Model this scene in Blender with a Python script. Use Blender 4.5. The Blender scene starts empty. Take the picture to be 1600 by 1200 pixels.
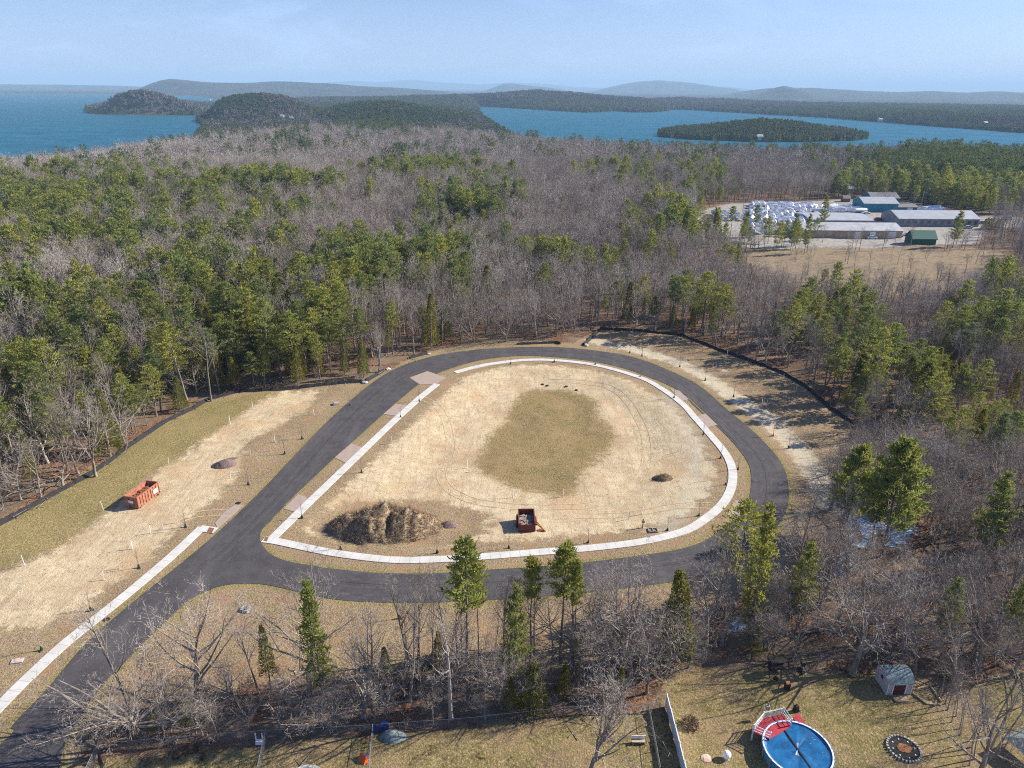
import bpy, math, random
import numpy as np
from mathutils import Matrix, Vector
from mathutils.geometry import tessellate_polygon
random.seed(7); RNG = np.random.default_rng(7)
S = bpy.context.scene; C = S.collection
PI = math.pi
# ------------------------------------------------------------------ camera
FP, PITCH, ROLL, CH = 1111.0, math.radians(22.67), math.radians(0.43), 65.0
RM = (Matrix.Rotation(PI/2-PITCH, 3, 'X') @ Matrix.Rotation(ROLL, 3, 'Z'))
RN = np.array(RM)
cam = bpy.data.cameras.new('camera'); co = bpy.data.objects.new('camera', cam); C.objects.link(co)
co.matrix_world = Matrix.Translation((0, 0, CH)) @ RM.to_4x4()
cam.sensor_width = 36; cam.lens = 36*FP/1600; cam.clip_start = 1; cam.clip_end = 200000
S.camera = co
def ray(px, py):
    return RN @ np.array([(px-800)/FP, -(py-600)/FP, -1.0])
def P(px, py, z=0.0):
    "photo pixel to the point where its ray meets height z"
    d = ray(px, py); dz = min(d[2], -1e-3); t = (z-CH)/dz
    return (d[0]*t, d[1]*t)
def PP(pts, z=0.0): return [P(x, y, z) for x, y in pts]
def az(px, py): d = ray(px, py); return math.atan2(d[0], d[1])
def proj(x, y, z):
    v = np.stack([x, y, z-CH+0*x], -1) @ RN
    w = np.maximum(-v[..., 2], 1e-3)
    return 800+FP*v[..., 0]/w, 600-FP*v[..., 1]/w
def H_at(px, py, toppy, z0=0.0):
    "height of an upright thing standing at a ground pixel whose top shows at toppy"
    x, y = P(px, py, z0); lo, hi = 0.1, 60
    for _ in range(40):
        m = (lo+hi)/2
        if proj(np.array(x), np.array(y), np.array(z0+m))[1] > toppy: lo = m
        else: hi = m
    return lo
# ------------------------------------------------------------------ polygon helpers
def smooth(pts, n=6, closed=True):
    out = []; m = len(pts)
    rng = range(m) if closed else range(m-1)
    for i in rng:
        p = [pts[(i+k-1) % m] if closed else pts[min(max(i+k-1, 0), m-1)] for k in range(4)]
        for j in range(n):
            t = j/n
            out.append(tuple(0.5*((2*p[1][a])+(-p[0][a]+p[2][a])*t+(2*p[0][a]-5*p[1][a]+4*p[2][a]-p[3][a])*t*t+(-p[0][a]+3*p[1][a]-3*p[2][a]+p[3][a])*t**3) for a in (0, 1)))
    if not closed: out.append(tuple(pts[-1]))
    return out
def dist_line(X, Y, pts, closed=False):
    d = np.full(X.shape, 1e12); n = len(pts)
    for i in range(n if closed else n-1):
        ax, ay = pts[i]; bx, by = pts[(i+1) % n]; dx, dy = bx-ax, by-ay
        t = np.clip(((X-ax)*dx+(Y-ay)*dy)/(dx*dx+dy*dy+1e-9), 0, 1)
        d = np.minimum(d, (X-ax-t*dx)**2+(Y-ay-t*dy)**2)
    return np.sqrt(d)
def inside(X, Y, pts):
    r = np.zeros(X.shape, bool); n = len(pts)
    for i in range(n):
        ax, ay = pts[i]; bx, by = pts[(i+1) % n]
        if ay == by: continue
        c = ((ay > Y) != (by > Y)) & (X < (bx-ax)*(Y-ay)/(by-ay)+ax)
        r ^= c
    return r
def sdf(X, Y, pts):
    d = dist_line(X, Y, pts, True); return np.where(inside(X, Y, pts), d, -d)
def sst(a, b, x):
    t = np.clip((x-a)/(b-a), 0, 1); return t*t*(3-2*t)
_g = np.random.default_rng(3).random((64, 64))
def vnoise(X, Y, s):
    x, y = X/s, Y/s; xi, yi = np.floor(x).astype(int), np.floor(y).astype(int); fx, fy = x-xi, y-yi
    fx, fy = fx*fx*(3-2*fx), fy*fy*(3-2*fy); g = lambda a, b: _g[a % 64, b % 64]
    return (g(xi, yi)*(1-fx)+g(xi+1, yi)*fx)*(1-fy)+(g(xi, yi+1)*(1-fx)+g(xi+1, yi+1)*fx)*fy
# ------------------------------------------------------------------ plan of the place, traced from the photograph
ROAD_OUT = smooth(PP([(-330, 1420), (0, 1163), (20, 1133), (73, 1077), (133, 1007), (200, 947), (267, 893), (340, 832), (412, 763), (460, 712), (500, 670), (545, 628), (590, 592),
    (625, 573), (660, 561), (700, 552), (760, 545), (830, 542), (880, 543), (940, 549), (1000, 561), (1066, 588), (1100, 608), (1133, 637), (1176, 673), (1209, 707), (1226, 733), (1232, 760), (1231, 790), (1219, 817),
    (1200, 842), (1173, 864), (1133, 887), (1096, 900), (1066, 907), (1016, 914), (933, 924), (833, 933), (733, 939), (643, 942), (566, 940), (520, 936), (480, 928), (433, 917), (400, 912), (360, 913), (327, 922),
    (293, 940), (247, 983), (207, 1023), (170, 1060), (143, 1093), (127, 1120), (100, 1167), (40, 1290)]), 5)
ROAD_IN = smooth(PP([(470, 765), (433, 800), (413, 822), (407, 834), (408, 848), (420, 863), (443, 875), (483, 883), (533, 890), (616, 897), (683, 896), (766, 890), (866, 884), (930, 877), (1000, 868), (1066, 857), (1109, 841),
    (1143, 817), (1158, 801), (1169, 784), (1175, 760), (1172, 730), (1156, 700), (1136, 677), (1103, 646), (1066, 613), (1016, 590), (966, 573), (916, 563), (866, 558), (816, 556), (766, 560), (733, 567), (706, 575), (680, 585),
    (655, 600), (616, 632), (566, 677), (533, 706), (500, 737)]), 5)
WALK_L = PP([(-160, 1270), (0, 1103), (50, 1053), (100, 1007), (150, 967), (200, 927), (267, 870), (316, 824)])
WALK_A = PP([(683, 600), (655, 622), (610, 663), (533, 737), (480, 788), (427, 840)])
WALK_B = smooth(PP([(411, 843), (433, 846), (480, 856), (533, 866), (616, 875), (700, 873.5), (766, 869), (853, 862), (916, 857), (1000, 847), (1066, 831), (1099, 813), (1129, 787), (1143, 760), (1144, 733), (1133, 708), (1110, 680),
    (1086, 653), (1066, 631), (1033, 607), (1000, 590), (933, 571), (866, 563), (816, 563), (766, 569), (733, 576), (711, 582)]), 5, False)
LOOP = PP([(433, 838), (533, 737), (683, 605), (711, 582), (766, 569), (816, 563), (866, 563), (933, 571), (1000, 590), (1066, 631), (1110, 680), (1144, 733), (1143, 760), (1129, 787), (1099, 813), (1066, 831), (1000, 847), (853, 862), (700, 873), (616, 875), (533, 866)])
SITE = PP([(-400, 1000), (0, 822), (90, 770), (140, 745), (200, 700), (260, 660), (300, 640), (325, 625), (370, 613), (430, 611), (520, 602), (570, 596), (610, 576), (640, 560), (690, 544), (760, 533), (830, 532), (895, 536), (935, 515), (1000, 518),
    (1066, 525), (1100, 537), (1150, 557), (1220, 582), (1260, 605), (1300, 640), (1335, 665), (1310, 710), (1290, 770), (1262, 830), (1240, 880), (1200, 905), (1150, 925), (1080, 965), (1040, 1000), (990, 1035), (860, 1045), (700, 1048), (560, 1050),
    (400, 1065), (300, 1085), (220, 1105), (160, 1125), (120, 1200), (0, 1500), (-900, 1500)])
LAWN1 = PP([(1037, 1097), (1030, 1062), (1100, 1042), (1200, 1046), (1330, 1056), (1375, 1050), (1430, 1062), (1478, 1088), (1500, 1130), (1512, 1200), (1530, 1420), (1100, 1420)])
LAWN2 = PP([(150, 1187), (420, 1170), (590, 1153), (700, 1143), (830, 1130), (960, 1118), (1036, 1108), (1085, 1420), (100, 1420)])
LAWN3 = PP([(1490, 1092), (1560, 1055), (1900, 1030), (2000, 1500), (1545, 1420), (1515, 1180)])
MARINA = PP([(1080, 375), (1090, 330), (1140, 318), (1290, 312), (1330, 308), (1420, 315), (1480, 330), (1560, 338), (1700, 340), (1700, 352), (1540, 356), (1530, 380), (1380, 386), (1200, 390)])
FIELD = PP([(1190, 430), (1150, 398), (1260, 388), (1500, 384), (1570, 392), (1560, 430), (1450, 462), (1280, 462)])
HWY = PP([(1395, 308), (1430, 312), (1480, 321), (1560, 330), (1760, 336)])
SAND_L = PP([(-300, 1060), (-200, 930), (0, 895), (60, 872), (110, 845), (180, 792), (240, 742), (330, 682), (400, 632), (440, 612), (500, 610), (478, 640), (440, 662), (385, 690), (372, 735), (345, 775), (292, 808), (262, 840), (222, 880), (165, 918), (130, 950), (60, 982), (0, 980)])
OLIVE_L = PP([(-300, 960), (0, 815), (130, 742), (210, 688), (330, 624), (432, 612), (395, 635), (325, 682), (235, 742), (175, 792), (105, 845), (55, 870), (0, 893), (-200, 960)])
PATCH = smooth(PP([(823, 603), (853, 601), (886, 603), (916, 610), (933, 623), (936, 643), (953, 660), (958, 680), (946, 700), (923, 717), (910, 740), (896, 765), (850, 763), (806, 755), (766, 737), (743, 722), (753, 697), (766, 673), (786, 653), (800, 627), (813, 610)]), 3)
NE_STRIP = PP([(930, 532), (1000, 548), (1060, 566), (1110, 592), (1150, 622), (1200, 655), (1235, 690), (1270, 730), (1300, 790)])
MOUND_C = P(606, 820); 
SUN_EL, SUN_AZ = math.radians(33), math.radians(90-14)          # azimuth clockwise from +Y
# ------------------------------------------------------------------ lake and hills
LZ = -15.0
def N5(pts): return PP(pts, 5.0)
def L(pts): return PP(pts, LZ)
LAKE_L = N5([(-700, 262), (-300, 245), (0, 236), (40, 229), (100, 224), (160, 219), (240, 207), (300, 204)])+L([(318, 197), (308, 190), (318, 176), (335, 166), (344, 156), (300, 150), (200, 147), (0, 146), (-300, 144), (-900, 141)])
LAKE_R = N5([(808, 200), (870, 208), (960, 214), (1035, 219), (1100, 222)])+N5([(1180, 226), (1340, 224), (1400, 225), (1600, 231), (1900, 240)])+L([(1900, 236), (1700, 219), (1600, 208), (1450, 197), (1300, 185), (1180, 178), (1060, 171), (1030, 175), (1000, 176), (960, 174), (920, 176), (860, 173), (800, 169), (745, 166), (750, 180)])
ISL1 = smooth(L([(133, 174), (150, 178), (200, 179.5), (260, 180), (312, 180), (345, 177)])+L([(352, 166), (300, 163), (220, 162), (160, 165)]), 3)
ISL2 = smooth(L([(1030, 213), (1100, 219), (1200, 222), (1300, 221), (1345, 219)])+L([(1352, 213), (1300, 204), (1240, 200), (1150, 199), (1060, 203)]), 3)
RIDGES = [  # distance, near width, far width, tree allowance, crest pixels
    (2450, 330, 300, 15, [(120, 184), (133, 172), (150, 160), (170, 149), (190, 142), (215, 138), (240, 141), (270, 150), (300, 161), (335, 174), (350, 180)]),
    (1950, 330, 400, 16, [(305, 195), (318, 178), (332, 160), (350, 148), (375, 142), (410, 140), (440, 144), (475, 156), (500, 166), (520, 178)]),
    (1800, 420, 420, 16, [(470, 185), (500, 170), (530, 158), (560, 153), (600, 152), (640, 157), (700, 166), (760, 182), (795, 194), (812, 202)]),
    (3500, 600, 700, 12, [(400, 160), (480, 152), (600, 151), (700, 148), (760, 146), (800, 143), (840, 140), (880, 143), (940, 149), (1000, 152), (1040, 160), (1075, 172)]),
    (7500, 1500, 2500, 8, [(215, 142), (230, 134), (250, 127), (266, 124), (285, 126), (320, 130), (380, 131), (450, 129), (520, 132), (560, 136), (640, 140), (700, 145)]),
    (13000, 1200, 3000, 0, [(-400, 132), (0, 131.5), (100, 132.5), (200, 134), (260, 140)]),
    (24000, 3000, 2500, 0, [(300, 138), (480, 134), (540, 130), (560, 129), (590, 132), (620, 129), (645, 127), (680, 131), (750, 135), (800, 132), (840, 133), (900, 139), (960, 141), (1130, 138), (1160, 141), (1220, 150)]),
    (12000, 2000, 2000, 0, [(740, 146), (770, 137), (786, 131), (800, 130), (820, 133), (860, 137), (900, 144), (930, 148)]),
    (14000, 3000, 3000, 0, [(920, 147), (945, 141), (975, 134), (1000, 130), (1030, 129), (1065, 131), (1100, 136), (1140, 141), (1180, 148), (1220, 154)]),
    (9000, 2200, 2500, 0, [(1130, 154), (1165, 147), (1200, 143), (1250, 142), (1300, 144), (1350, 147), (1400, 149), (1460, 147), (1500, 150), (1560, 147), (1600, 150), (1700, 150), (1900, 156)]),
    (7000, 900, 900, 0, [(1175, 156), (1195, 148), (1210, 142), (1225, 139), (1240, 142), (1255, 148), (1275, 154)]),
    (4600, 1100, 1200, 8, [(960, 158), (1040, 152), (1100, 153), (1250, 159), (1400, 164), (1500, 165), (1700, 166), (1900, 168)]),
    (2350, 420, 700, 14, [(1180, 184), (1240, 181), (1320, 180), (1380, 176), (1440, 174), (1500, 176), (1560, 181), (1600, 184), (1700, 187), (1900, 190)]),
    (1480, 230, 280, 13, [(1025, 214), (1060, 203), (1100, 194), (1150, 186), (1190, 181), (1240, 185), (1290, 195), (1330, 206), (1352, 216)]),
    (1150, 250, 300, 17, [(1330, 232), (1370, 226), (1450, 222), (1550, 222), (1650, 224), (1800, 228)])]
RID = []
for D, wn, wf, th, pts in RIDGES:
    a = [az(*p) for p in pts]; zc = []
    for p in pts:
        d = ray(p[0], p[1]-(3 if D in (7500, 14000, 24000) else 5 if D in (9000, 7000) else 2 if D == 4600 else 0)); zc.append(CH+d[2]/math.hypot(d[0], d[1])*D-th)
    RID.append((D, wn, wf, np.array(a), np.array(zc)))
def lake_sd(X, Y):
    s = np.maximum(sdf(X, Y, LAKE_L), sdf(X, Y, LAKE_R))
    return np.minimum(s, np.minimum(-sdf(X, Y, ISL1), -sdf(X, Y, ISL2)))
ROADALL = ROAD_OUT
def H(X, Y):
    X = np.asarray(X, float); Y = np.asarray(Y, float); R = np.hypot(X, Y); A = np.arctan2(X, Y)
    far = R > 420; h = np.zeros(X.shape)
    if far.any():
        x, y, r, a = X[far], Y[far], R[far], A[far]
        sd = lake_sd(x, y)
        base = np.where(sd > 0, LZ-0.5-np.minimum(sd*.05, 9), LZ-0.5+15.5*sst(0, 170, -sd)*np.where(r > 1250, .5, 1))
        hill = np.zeros(x.shape)
        for D, wn, wf, aa, zz in RID:
            c = np.interp(a, aa, zz, left=-99, right=-99)-LZ
            t = np.where(r < D, (D-r)/wn, (r-D)/wf); prof = np.where(t < 1, (0.5+0.5*np.cos(PI*np.minimum(t, 1))), 0)
            k = np.where(D > 3000, 1, .25)*(.22*(vnoise(x, y, 310)-.5)*2+.3*(vnoise(x+77, y, 1100)-.5)*2)*(t > .1)
            hill = np.maximum(hill, np.clip(c, 0, None)*prof*(1+k*np.minimum(t*2, 1)))
        land = LZ-0.5+hill*sst(-5, 60, -sd)
        h[far] = np.where(sd > 0, base, np.maximum(base, land)+(vnoise(x, y, 90)-.5)*4*sst(0, 200, -sd)*sst(420, 600, r))
    n = ~far
    if n.any():
        x, y = X[n], Y[n]
        rd = np.minimum(dist_line(x, y, ROAD_OUT, True), dist_line(x, y, ROAD_IN, True))
        onroad = inside(x, y, ROAD_OUT) & ~inside(x, y, ROAD_IN)
        wd = np.minimum(np.minimum(dist_line(x, y, WALK_L), dist_line(x, y, WALK_A)), dist_line(x, y, WALK_B))
        free = np.where(onroad, 0, sst(.8, 6, rd))*sst(1.4, 5, wd)
        z = ((vnoise(x, y, 7)-.5)*.45+(vnoise(x+9, y+31, 2.1)-.5)*.14)*free
        ls = sdf(x, y, LOOP)
        z -= 1.1*sst(3, 15, ls)
        d = np.hypot((x-MOUND_C[0])/10.2, (y-MOUND_C[1])/5.6)
        z += np.where(d < 1.6, -.9*sst(1.6, 1.0, d), 0)*(x < MOUND_C[0]-3)*0.4
        si = sdf(x, y, SITE)
        z += np.where(si < 0, (vnoise(x, y, 23)-.35)*1.1*sst(0, 8, -si), 0)
        z *= sst(430, 380, R[n])
        h[n] = z-.03
    return h
def gh(x, y): return float(H(np.array([x]), np.array([y]))[0])
# ------------------------------------------------------------------ tagging and mesh building
def tag(o, label=None, cat=None, group=None, kind=None):
    if label: o['label'] = label
    if cat: o['category'] = cat
    if group: o['group'] = group
    if kind: o['kind'] = kind
    return o
def empty(name, loc, rz=0, label=None, cat=None, group=None):
    o = bpy.data.objects.new(name, None); C.objects.link(o); o.empty_display_size = .5
    o.location = loc; o.rotation_euler = (0, 0, rz); return tag(o, label, cat, group)
class MB:
    def __init__(s): s.v = []; s.f = []; s.m = []; s.mi = 0
    def quad(s, a, b, c, d):
        n = len(s.v); s.v += [a, b, c, d]; s.f.append((n, n+1, n+2, n+3)); s.m.append(s.mi)
    def tri(s, a, b, c):
        n = len(s.v); s.v += [a, b, c]; s.f.append((n, n+1, n+2)); s.m.append(s.mi)
    def tube(s, p, q, r0, r1, n=5, cap=False):
        p = Vector(p); q = Vector(q); d = (q-p)
        if d.length < 1e-6: return
        d.normalize(); u = d.orthogonal().normalized(); w = d.cross(u); b = len(s.v)
        for c, r in ((p, r0), (q, r1)):
            for i in range(n):
                a = 2*PI*i/n; s.v.append(tuple(c+u*(r*math.cos(a))+w*(r*math.sin(a))))
        for i in range(n):
            j = (i+1) % n; s.f.append((b+i, b+j, b+n+j, b+n+i)); s.m.append(s.mi)
        if cap:
            s.f.append(tuple(b+n+i for i in range(n))); s.m.append(s.mi); s.f.append(tuple(b+n-1-i for i in range(n))); s.m.append(s.mi)
    def chain(s, pts, rs, n=6, cap=True):
        for i in range(len(pts)-1): s.tube(pts[i], pts[i+1], rs[i], rs[i+1], n, cap)
    def box(s, c, d, rz=0, top=None):
        "box centred at c (bottom at c.z) with size d; top scales the upper face"
        b = len(s.v); ca, sa = math.cos(rz), math.sin(rz); tx, ty = top or (1, 1)
        for z, kx, ky in ((0, 1, 1), (d[2], tx, ty)):
            for i, j in ((-1, -1), (1, -1), (1, 1), (-1, 1)):
                x, y = i*d[0]/2*kx, j*d[1]/2*ky
                s.v.append((c[0]+x*ca-y*sa, c[1]+x*sa+y*ca, c[2]+z))
        for f in ((3, 2, 1, 0), (4, 5, 6, 7), (0, 1, 5, 4), (1, 2, 6, 5), (2, 3, 7, 6), (3, 0, 4, 7)):
            s.f.append(tuple(b+k for k in f)); s.m.append(s.mi)
    def prism(s, poly, z0, z1):
        n = len(poly); b = len(s.v)
        s.v += [(x, y, z0) for x, y in poly]+[(x, y, z1) for x, y in poly]
        for i in range(n):
            j = (i+1) % n; s.f.append((b+i, b+j, b+n+j, b+n+i)); s.m.append(s.mi)
        for t in tessellate_polygon([[Vector((x, y, 0)) for x, y in poly]]):
            s.f.append((b+n+t[0], b+n+t[1], b+n+t[2])); s.m.append(s.mi)
            s.f.append((b+t[2], b+t[1], b+t[0])); s.m.append(s.mi)
    def mesh(s, name, mats, sm=False):
        me = bpy.data.meshes.new(name); me.from_pydata([tuple(v) for v in s.v], [], s.f)
        for m in (mats if isinstance(mats, (list, tuple)) else [mats]): me.materials.append(m)
        if any(s.m): me.polygons.foreach_set('material_index', s.m)
        if sm: me.polygons.foreach_set('use_smooth', [True]*len(s.f))
        me.update(); return me
    def build(s, name, mats, parent=None, sm=False, loc=None, rz=0):
        o = bpy.data.objects.new(name, s.mesh(name, mats, sm)); C.objects.link(o)
        if parent: o.parent = parent
        if loc: o.location = loc
        if rz: o.rotation_euler = (0, 0, rz)
        return o
def copy_tree(o, parent=None):
    c = o.copy(); C.objects.link(c)
    if parent: c.parent = parent
    for ch in o.children: copy_tree(ch, c)
    return c
# ------------------------------------------------------------------ materials
class NT:
    def __init__(s, name):
        s.m = bpy.data.materials.new(name); s.m.use_nodes = True; s.t = s.m.node_tree; s.t.nodes.clear()
        s.out = s.n('ShaderNodeOutputMaterial')
    def n(s, t, **k):
        x = s.t.nodes.new(t)
        for a, v in k.items(): setattr(x, a, v)
        return x
    def l(s, a, b): s.t.links.new(a, b)
    def pos(s): 
        if not hasattr(s, '_p'): s._p = s.n('ShaderNodeNewGeometry').outputs['Position']
        return s._p
    def noise(s, scale, detail=3, vec=None, rough=.55, stretch=None, rot=0):
        v = vec or s.pos()
        if stretch:
            mp = s.n('ShaderNodeMapping'); mp.inputs['Scale'].default_value = stretch; mp.inputs['Rotation'].default_value = (0, 0, rot); s.l(v, mp.inputs[0]); v = mp.outputs[0]
        x = s.n('ShaderNodeTexNoise'); x.inputs['Scale'].default_value = scale; x.inputs['Detail'].default_value = detail; x.inputs['Roughness'].default_value = rough
        s.l(v, x.inputs['Vector']); return x.outputs['Fac']
    def math(s, op, a, b=None, c=None, clamp=False):
        x = s.n('ShaderNodeMath', operation=op); x.use_clamp = clamp
        for i, v in enumerate((a, b, c)):
            if v is None: continue
            if isinstance(v, (int, float)): x.inputs[i].default_value = v
            else: s.l(v, x.inputs[i])
        return x.outputs[0]
    def mr(s, v, a, b, c=0, d=1, smooth=True):
        x = s.n('ShaderNodeMapRange'); x.interpolation_type = 'SMOOTHSTEP' if smooth else 'LINEAR'
        for i, k in enumerate((v, a, b, c, d)):
            if isinstance(k, (int, float)): x.inputs[i].default_value = k
            else: s.l(k, x.inputs[i])
        return x.outputs[0]
    def mix(s, f, a, b, blend='MIX'):
        x = s.n('ShaderNodeMix', data_type='RGBA', blend_type=blend)
        for i, v in ((0, f), (6, a), (7, b)):
            if isinstance(v, (int, float)): x.inputs[i].default_value = v
            elif isinstance(v, tuple): x.inputs[i].default_value = (*v, 1)
            else: s.l(v, x.inputs[i])
        return x.outputs[2]
    def attr(s, name): return s.n('ShaderNodeAttribute', attribute_name=name).outputs['Fac']
    def bsdf(s, col, rough=.8, metal=0, spec=.3, bump=None, bstr=.3, bdist=.05):
        b = s.n('ShaderNodeBsdfPrincipled')
        if isinstance(col, tuple): b.inputs['Base Color'].default_value = (*col, 1)
        else: s.l(col, b.inputs['Base Color'])
        if isinstance(rough, (int, float)): b.inputs['Roughness'].default_value = rough
        else: s.l(rough, b.inputs['Roughness'])
        b.inputs['Metallic'].default_value = metal; b.inputs['Specular IOR Level'].default_value = spec
        if bump is not None:
            x = s.n('ShaderNodeBump'); x.inputs['Strength'].default_value = bstr; x.inputs['Distance'].default_value = bdist
            s.l(bump, x.inputs['Height']); s.l(x.outputs[0], b.inputs['Normal'])
        s.l(b.outputs[0], s.out.inputs[0]); return b
def plain(name, col, rough=.7, metal=0, var=.25, scale=3.0, spec=.3, dirt=None):
    "painted or raw material with a little wear"
    t = NT(name); tc = t.n('ShaderNodeTexCoord').outputs['Object']
    n = t.noise(scale, 5, tc); dk = tuple(c*(1-var) for c in col); lt = tuple(min(c*(1+var), 1) for c in col)
    c = t.mix(t.mr(n, .3, .7), dk, lt)
    if dirt: c = t.mix(t.mr(t.noise(scale*.6, 6, tc, .7), .55, .7), c, dirt)
    t.bsdf(c, rough, metal, spec, n, .15, .02); return t.m
def leafmat(name, c1, c2, c3, trans=.42):
    t = NT(name); oi = t.n('ShaderNodeObjectInfo').outputs['Random']
    tc = t.n('ShaderNodeTexCoord').outputs['Object']
    n = t.noise(1.3, 2, tc); g = t.mix(t.mr(n, .35, .65), c1, c2); g = t.mix(t.math('MULTIPLY', oi, .75), g, c3)
    d = t.n('ShaderNodeBsdfDiffuse'); t.l(g, d.inputs[0]); r = t.n('ShaderNodeBsdfTranslucent'); t.l(g, r.inputs[0])
    m = t.n('ShaderNodeMixShader'); m.inputs[0].default_value = trans; t.l(d.outputs[0], m.inputs[1]); t.l(r.outputs[0], m.inputs[2]); t.l(m.outputs[0], t.out.inputs[0]); return t.m
def barkmat(name, c1, c2, c3):
    t = NT(name); oi = t.n('ShaderNodeObjectInfo').outputs['Random']; tc = t.n('ShaderNodeTexCoord').outputs['Object']
    n = t.noise(2.2, 4, tc, .6, (1, 1, .35)); g = t.mix(t.mr(n, .35, .65), c1, c2); g = t.mix(t.mr(oi, .35, .0, 0, .85, False), g, c3); g = t.mix(t.mr(oi, .75, 1, 0, .55, False), g, tuple(min(v*1.5, .62) for v in c2))
    t.bsdf(g, .9, 0, .1); return t.m
M = {}
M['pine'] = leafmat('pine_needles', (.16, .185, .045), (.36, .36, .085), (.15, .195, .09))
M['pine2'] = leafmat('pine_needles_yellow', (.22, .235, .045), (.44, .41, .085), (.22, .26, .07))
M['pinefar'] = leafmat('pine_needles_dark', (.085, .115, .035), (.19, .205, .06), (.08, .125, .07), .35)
M['cedar'] = leafmat('cedar_foliage', (.15, .145, .03), (.38, .32, .055), (.16, .19, .05))
M['bark'] = barkmat('grey_bark', (.17, .145, .12), (.34, .30, .255), (.15, .12, .10))
M['pinebark'] = barkmat('pine_bark', (.11, .09, .08), (.26, .22, .19), (.20, .17, .15))
M['twig'] = barkmat('twigs', (.24, .20, .17), (.38, .335, .29), (.15, .11, .09))
M['twigfar'] = barkmat('twigs_far', (.27, .225, .195), (.43, .38, .335), (.14, .105, .09))
M['dead'] = barkmat('dead_stems', (.22, .15, .09), (.36, .26, .16), (.28, .2, .13))

def ground_mat():
    t = NT('ground'); A = t.attr
    n1 = t.noise(.11, 4); n2 = t.noise(.55, 4, rough=.65); n3 = t.noise(2.6, 3, rough=.7); nf = t.noise(5.5, 3, rough=.8); n4 = t.noise(.03, 3)
    edge = t.math('ADD', t.math('MULTIPLY', t.math('SUBTRACT', n2, .5), .75), t.math('MULTIPLY', t.math('SUBTRACT', n3, .5), .55))
    def mask(name, w=.05, k=1.0): return t.mr(t.math('ADD', A(name), t.math('MULTIPLY', edge, k) if k != 1 else edge), .5-w, .5+w)
    dry = t.mix(t.mr(n1, .38, .62), (.255, .185, .11), (.335, .25, .15)); dry = t.mix(t.mr(n2, .45, .62), dry, (.30, .235, .105)); dry = t.mix(t.mr(n3, .46, .64), dry, (.19, .12, .075)); dry = t.mix(t.mr(nf, .52, .62), dry, (.44, .34, .22)); dry = t.mix(t.mr(nf, .46, .36), dry, (.15, .105, .06)); dry = t.mix(t.mr(t.noise(.22, 5, rough=.7), .52, .62, 0, .6), dry, (.33, .19, .11))
    litter = t.mix(t.mr(n2, .35, .65), (.11, .055, .03), (.24, .12, .065)); litter = t.mix(t.mr(nf, .52, .62), litter, (.38, .25, .16)); litter = t.mix(t.mr(n3, .48, .40), litter, (.05, .03, .02)); litter = t.mix(t.mr(n1, .4, .65), litter, (.20, .15, .10))
    olive = t.mix(t.mr(n1, .35, .65), (.21, .17, .065), (.29, .215, .10)); olive = t.mix(t.mr(n3, .42, .68), olive, (.40, .30, .15)); olive = t.mix(t.mr(nf, .5, .6), olive, (.15, .13, .04)); olive = t.mix(t.mr(nf, .46, .38), olive, (.46, .36, .18))
    streak = t.noise(1.3, 5, stretch=(1, .10, 1), rot=-.75, rough=.7)
    sand = t.mix(t.mr(n2, .3, .7), (.49, .38, .22), (.63, .52, .34)); sand = t.mix(t.mr(n1, .46, .66, 0, .75), sand, (.47, .32, .175)); sand = t.mix(t.mr(streak, .52, .62, 0, .75), sand, (.43, .32, .2)); sand = t.mix(t.mr(t.noise(1.5, 6, rough=.8), .57, .62, 0, .85), sand, (.25, .15, .08)); sand = t.mix(t.mr(t.noise(.8, 5, stretch=(.35, 1.3, 1), rot=.4, rough=.8), .56, .62, 0, .55), sand, (.33, .24, .14)); sand = t.mix(t.mr(nf, .55, .68, 0, .5), sand, (.30, .22, .13)); sand = t.mix(t.mr(nf, .46, .38, 0, .5), sand, (.74, .62, .45))
    pat = t.mix(t.mr(n2, .35, .65), (.16, .125, .048), (.24, .18, .075)); pat = t.mix(t.mr(n3, .5, .7, 0, .8), pat, (.20, .17, .055)); pat = t.mix(t.mr(t.noise(.18, 5, rough=.75), .5, .6, 0, .7), pat, (.30, .20, .11)); pat = t.mix(t.mr(nf, .5, .6, 0, .8), pat, (.42, .30, .16)); pat = t.mix(t.mr(nf, .46, .38), pat, (.09, .07, .03))
    lawn = t.mix(t.mr(n2, .35, .65), (.165, .14, .045), (.28, .205, .095)); lawn = t.mix(t.mr(n3, .48, .7, 0, .8), lawn, (.40, .31, .16)); lawn = t.mix(t.mr(n1, .45, .6, 0, .7), lawn, (.30, .20, .12)); lawn = t.mix(t.mr(nf, .5, .6, 0, .7), lawn, (.12, .11, .04)); lawn = t.mix(t.mr(nf, .46, .38, 0, .8), lawn, (.46, .36, .20))
    grav = t.mix(t.mr(n2, .35, .65), (.27, .25, .22), (.38, .35, .31)); field = t.mix(t.mr(n2, .35, .65), (.21, .16, .10), (.29, .22, .14))
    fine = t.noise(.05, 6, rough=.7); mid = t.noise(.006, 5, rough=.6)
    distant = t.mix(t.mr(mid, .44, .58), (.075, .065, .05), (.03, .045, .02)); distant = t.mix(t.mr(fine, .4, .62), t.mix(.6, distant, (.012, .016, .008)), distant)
    c = t.mix(mask('a_site'), litter, dry)
    c = t.mix(mask('a_olive'), c, olive); c = t.mix(mask('a_lawn'), c, lawn); c = t.mix(mask('a_sand', .1), c, sand)
    c = t.mix(t.math('MULTIPLY', mask('a_pale', .15), .5), c, (.46, .43, .34)); c = t.mix(mask('a_patch', .16, 1.25), c, pat); c = t.mix(mask('a_verge', .15), c, olive)
    c = t.mix(mask('a_field'), c, field); c = t.mix(mask('a_gravel', .08, .6), c, grav)
    c = t.mix(A('a_far'), c, distant)
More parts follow.
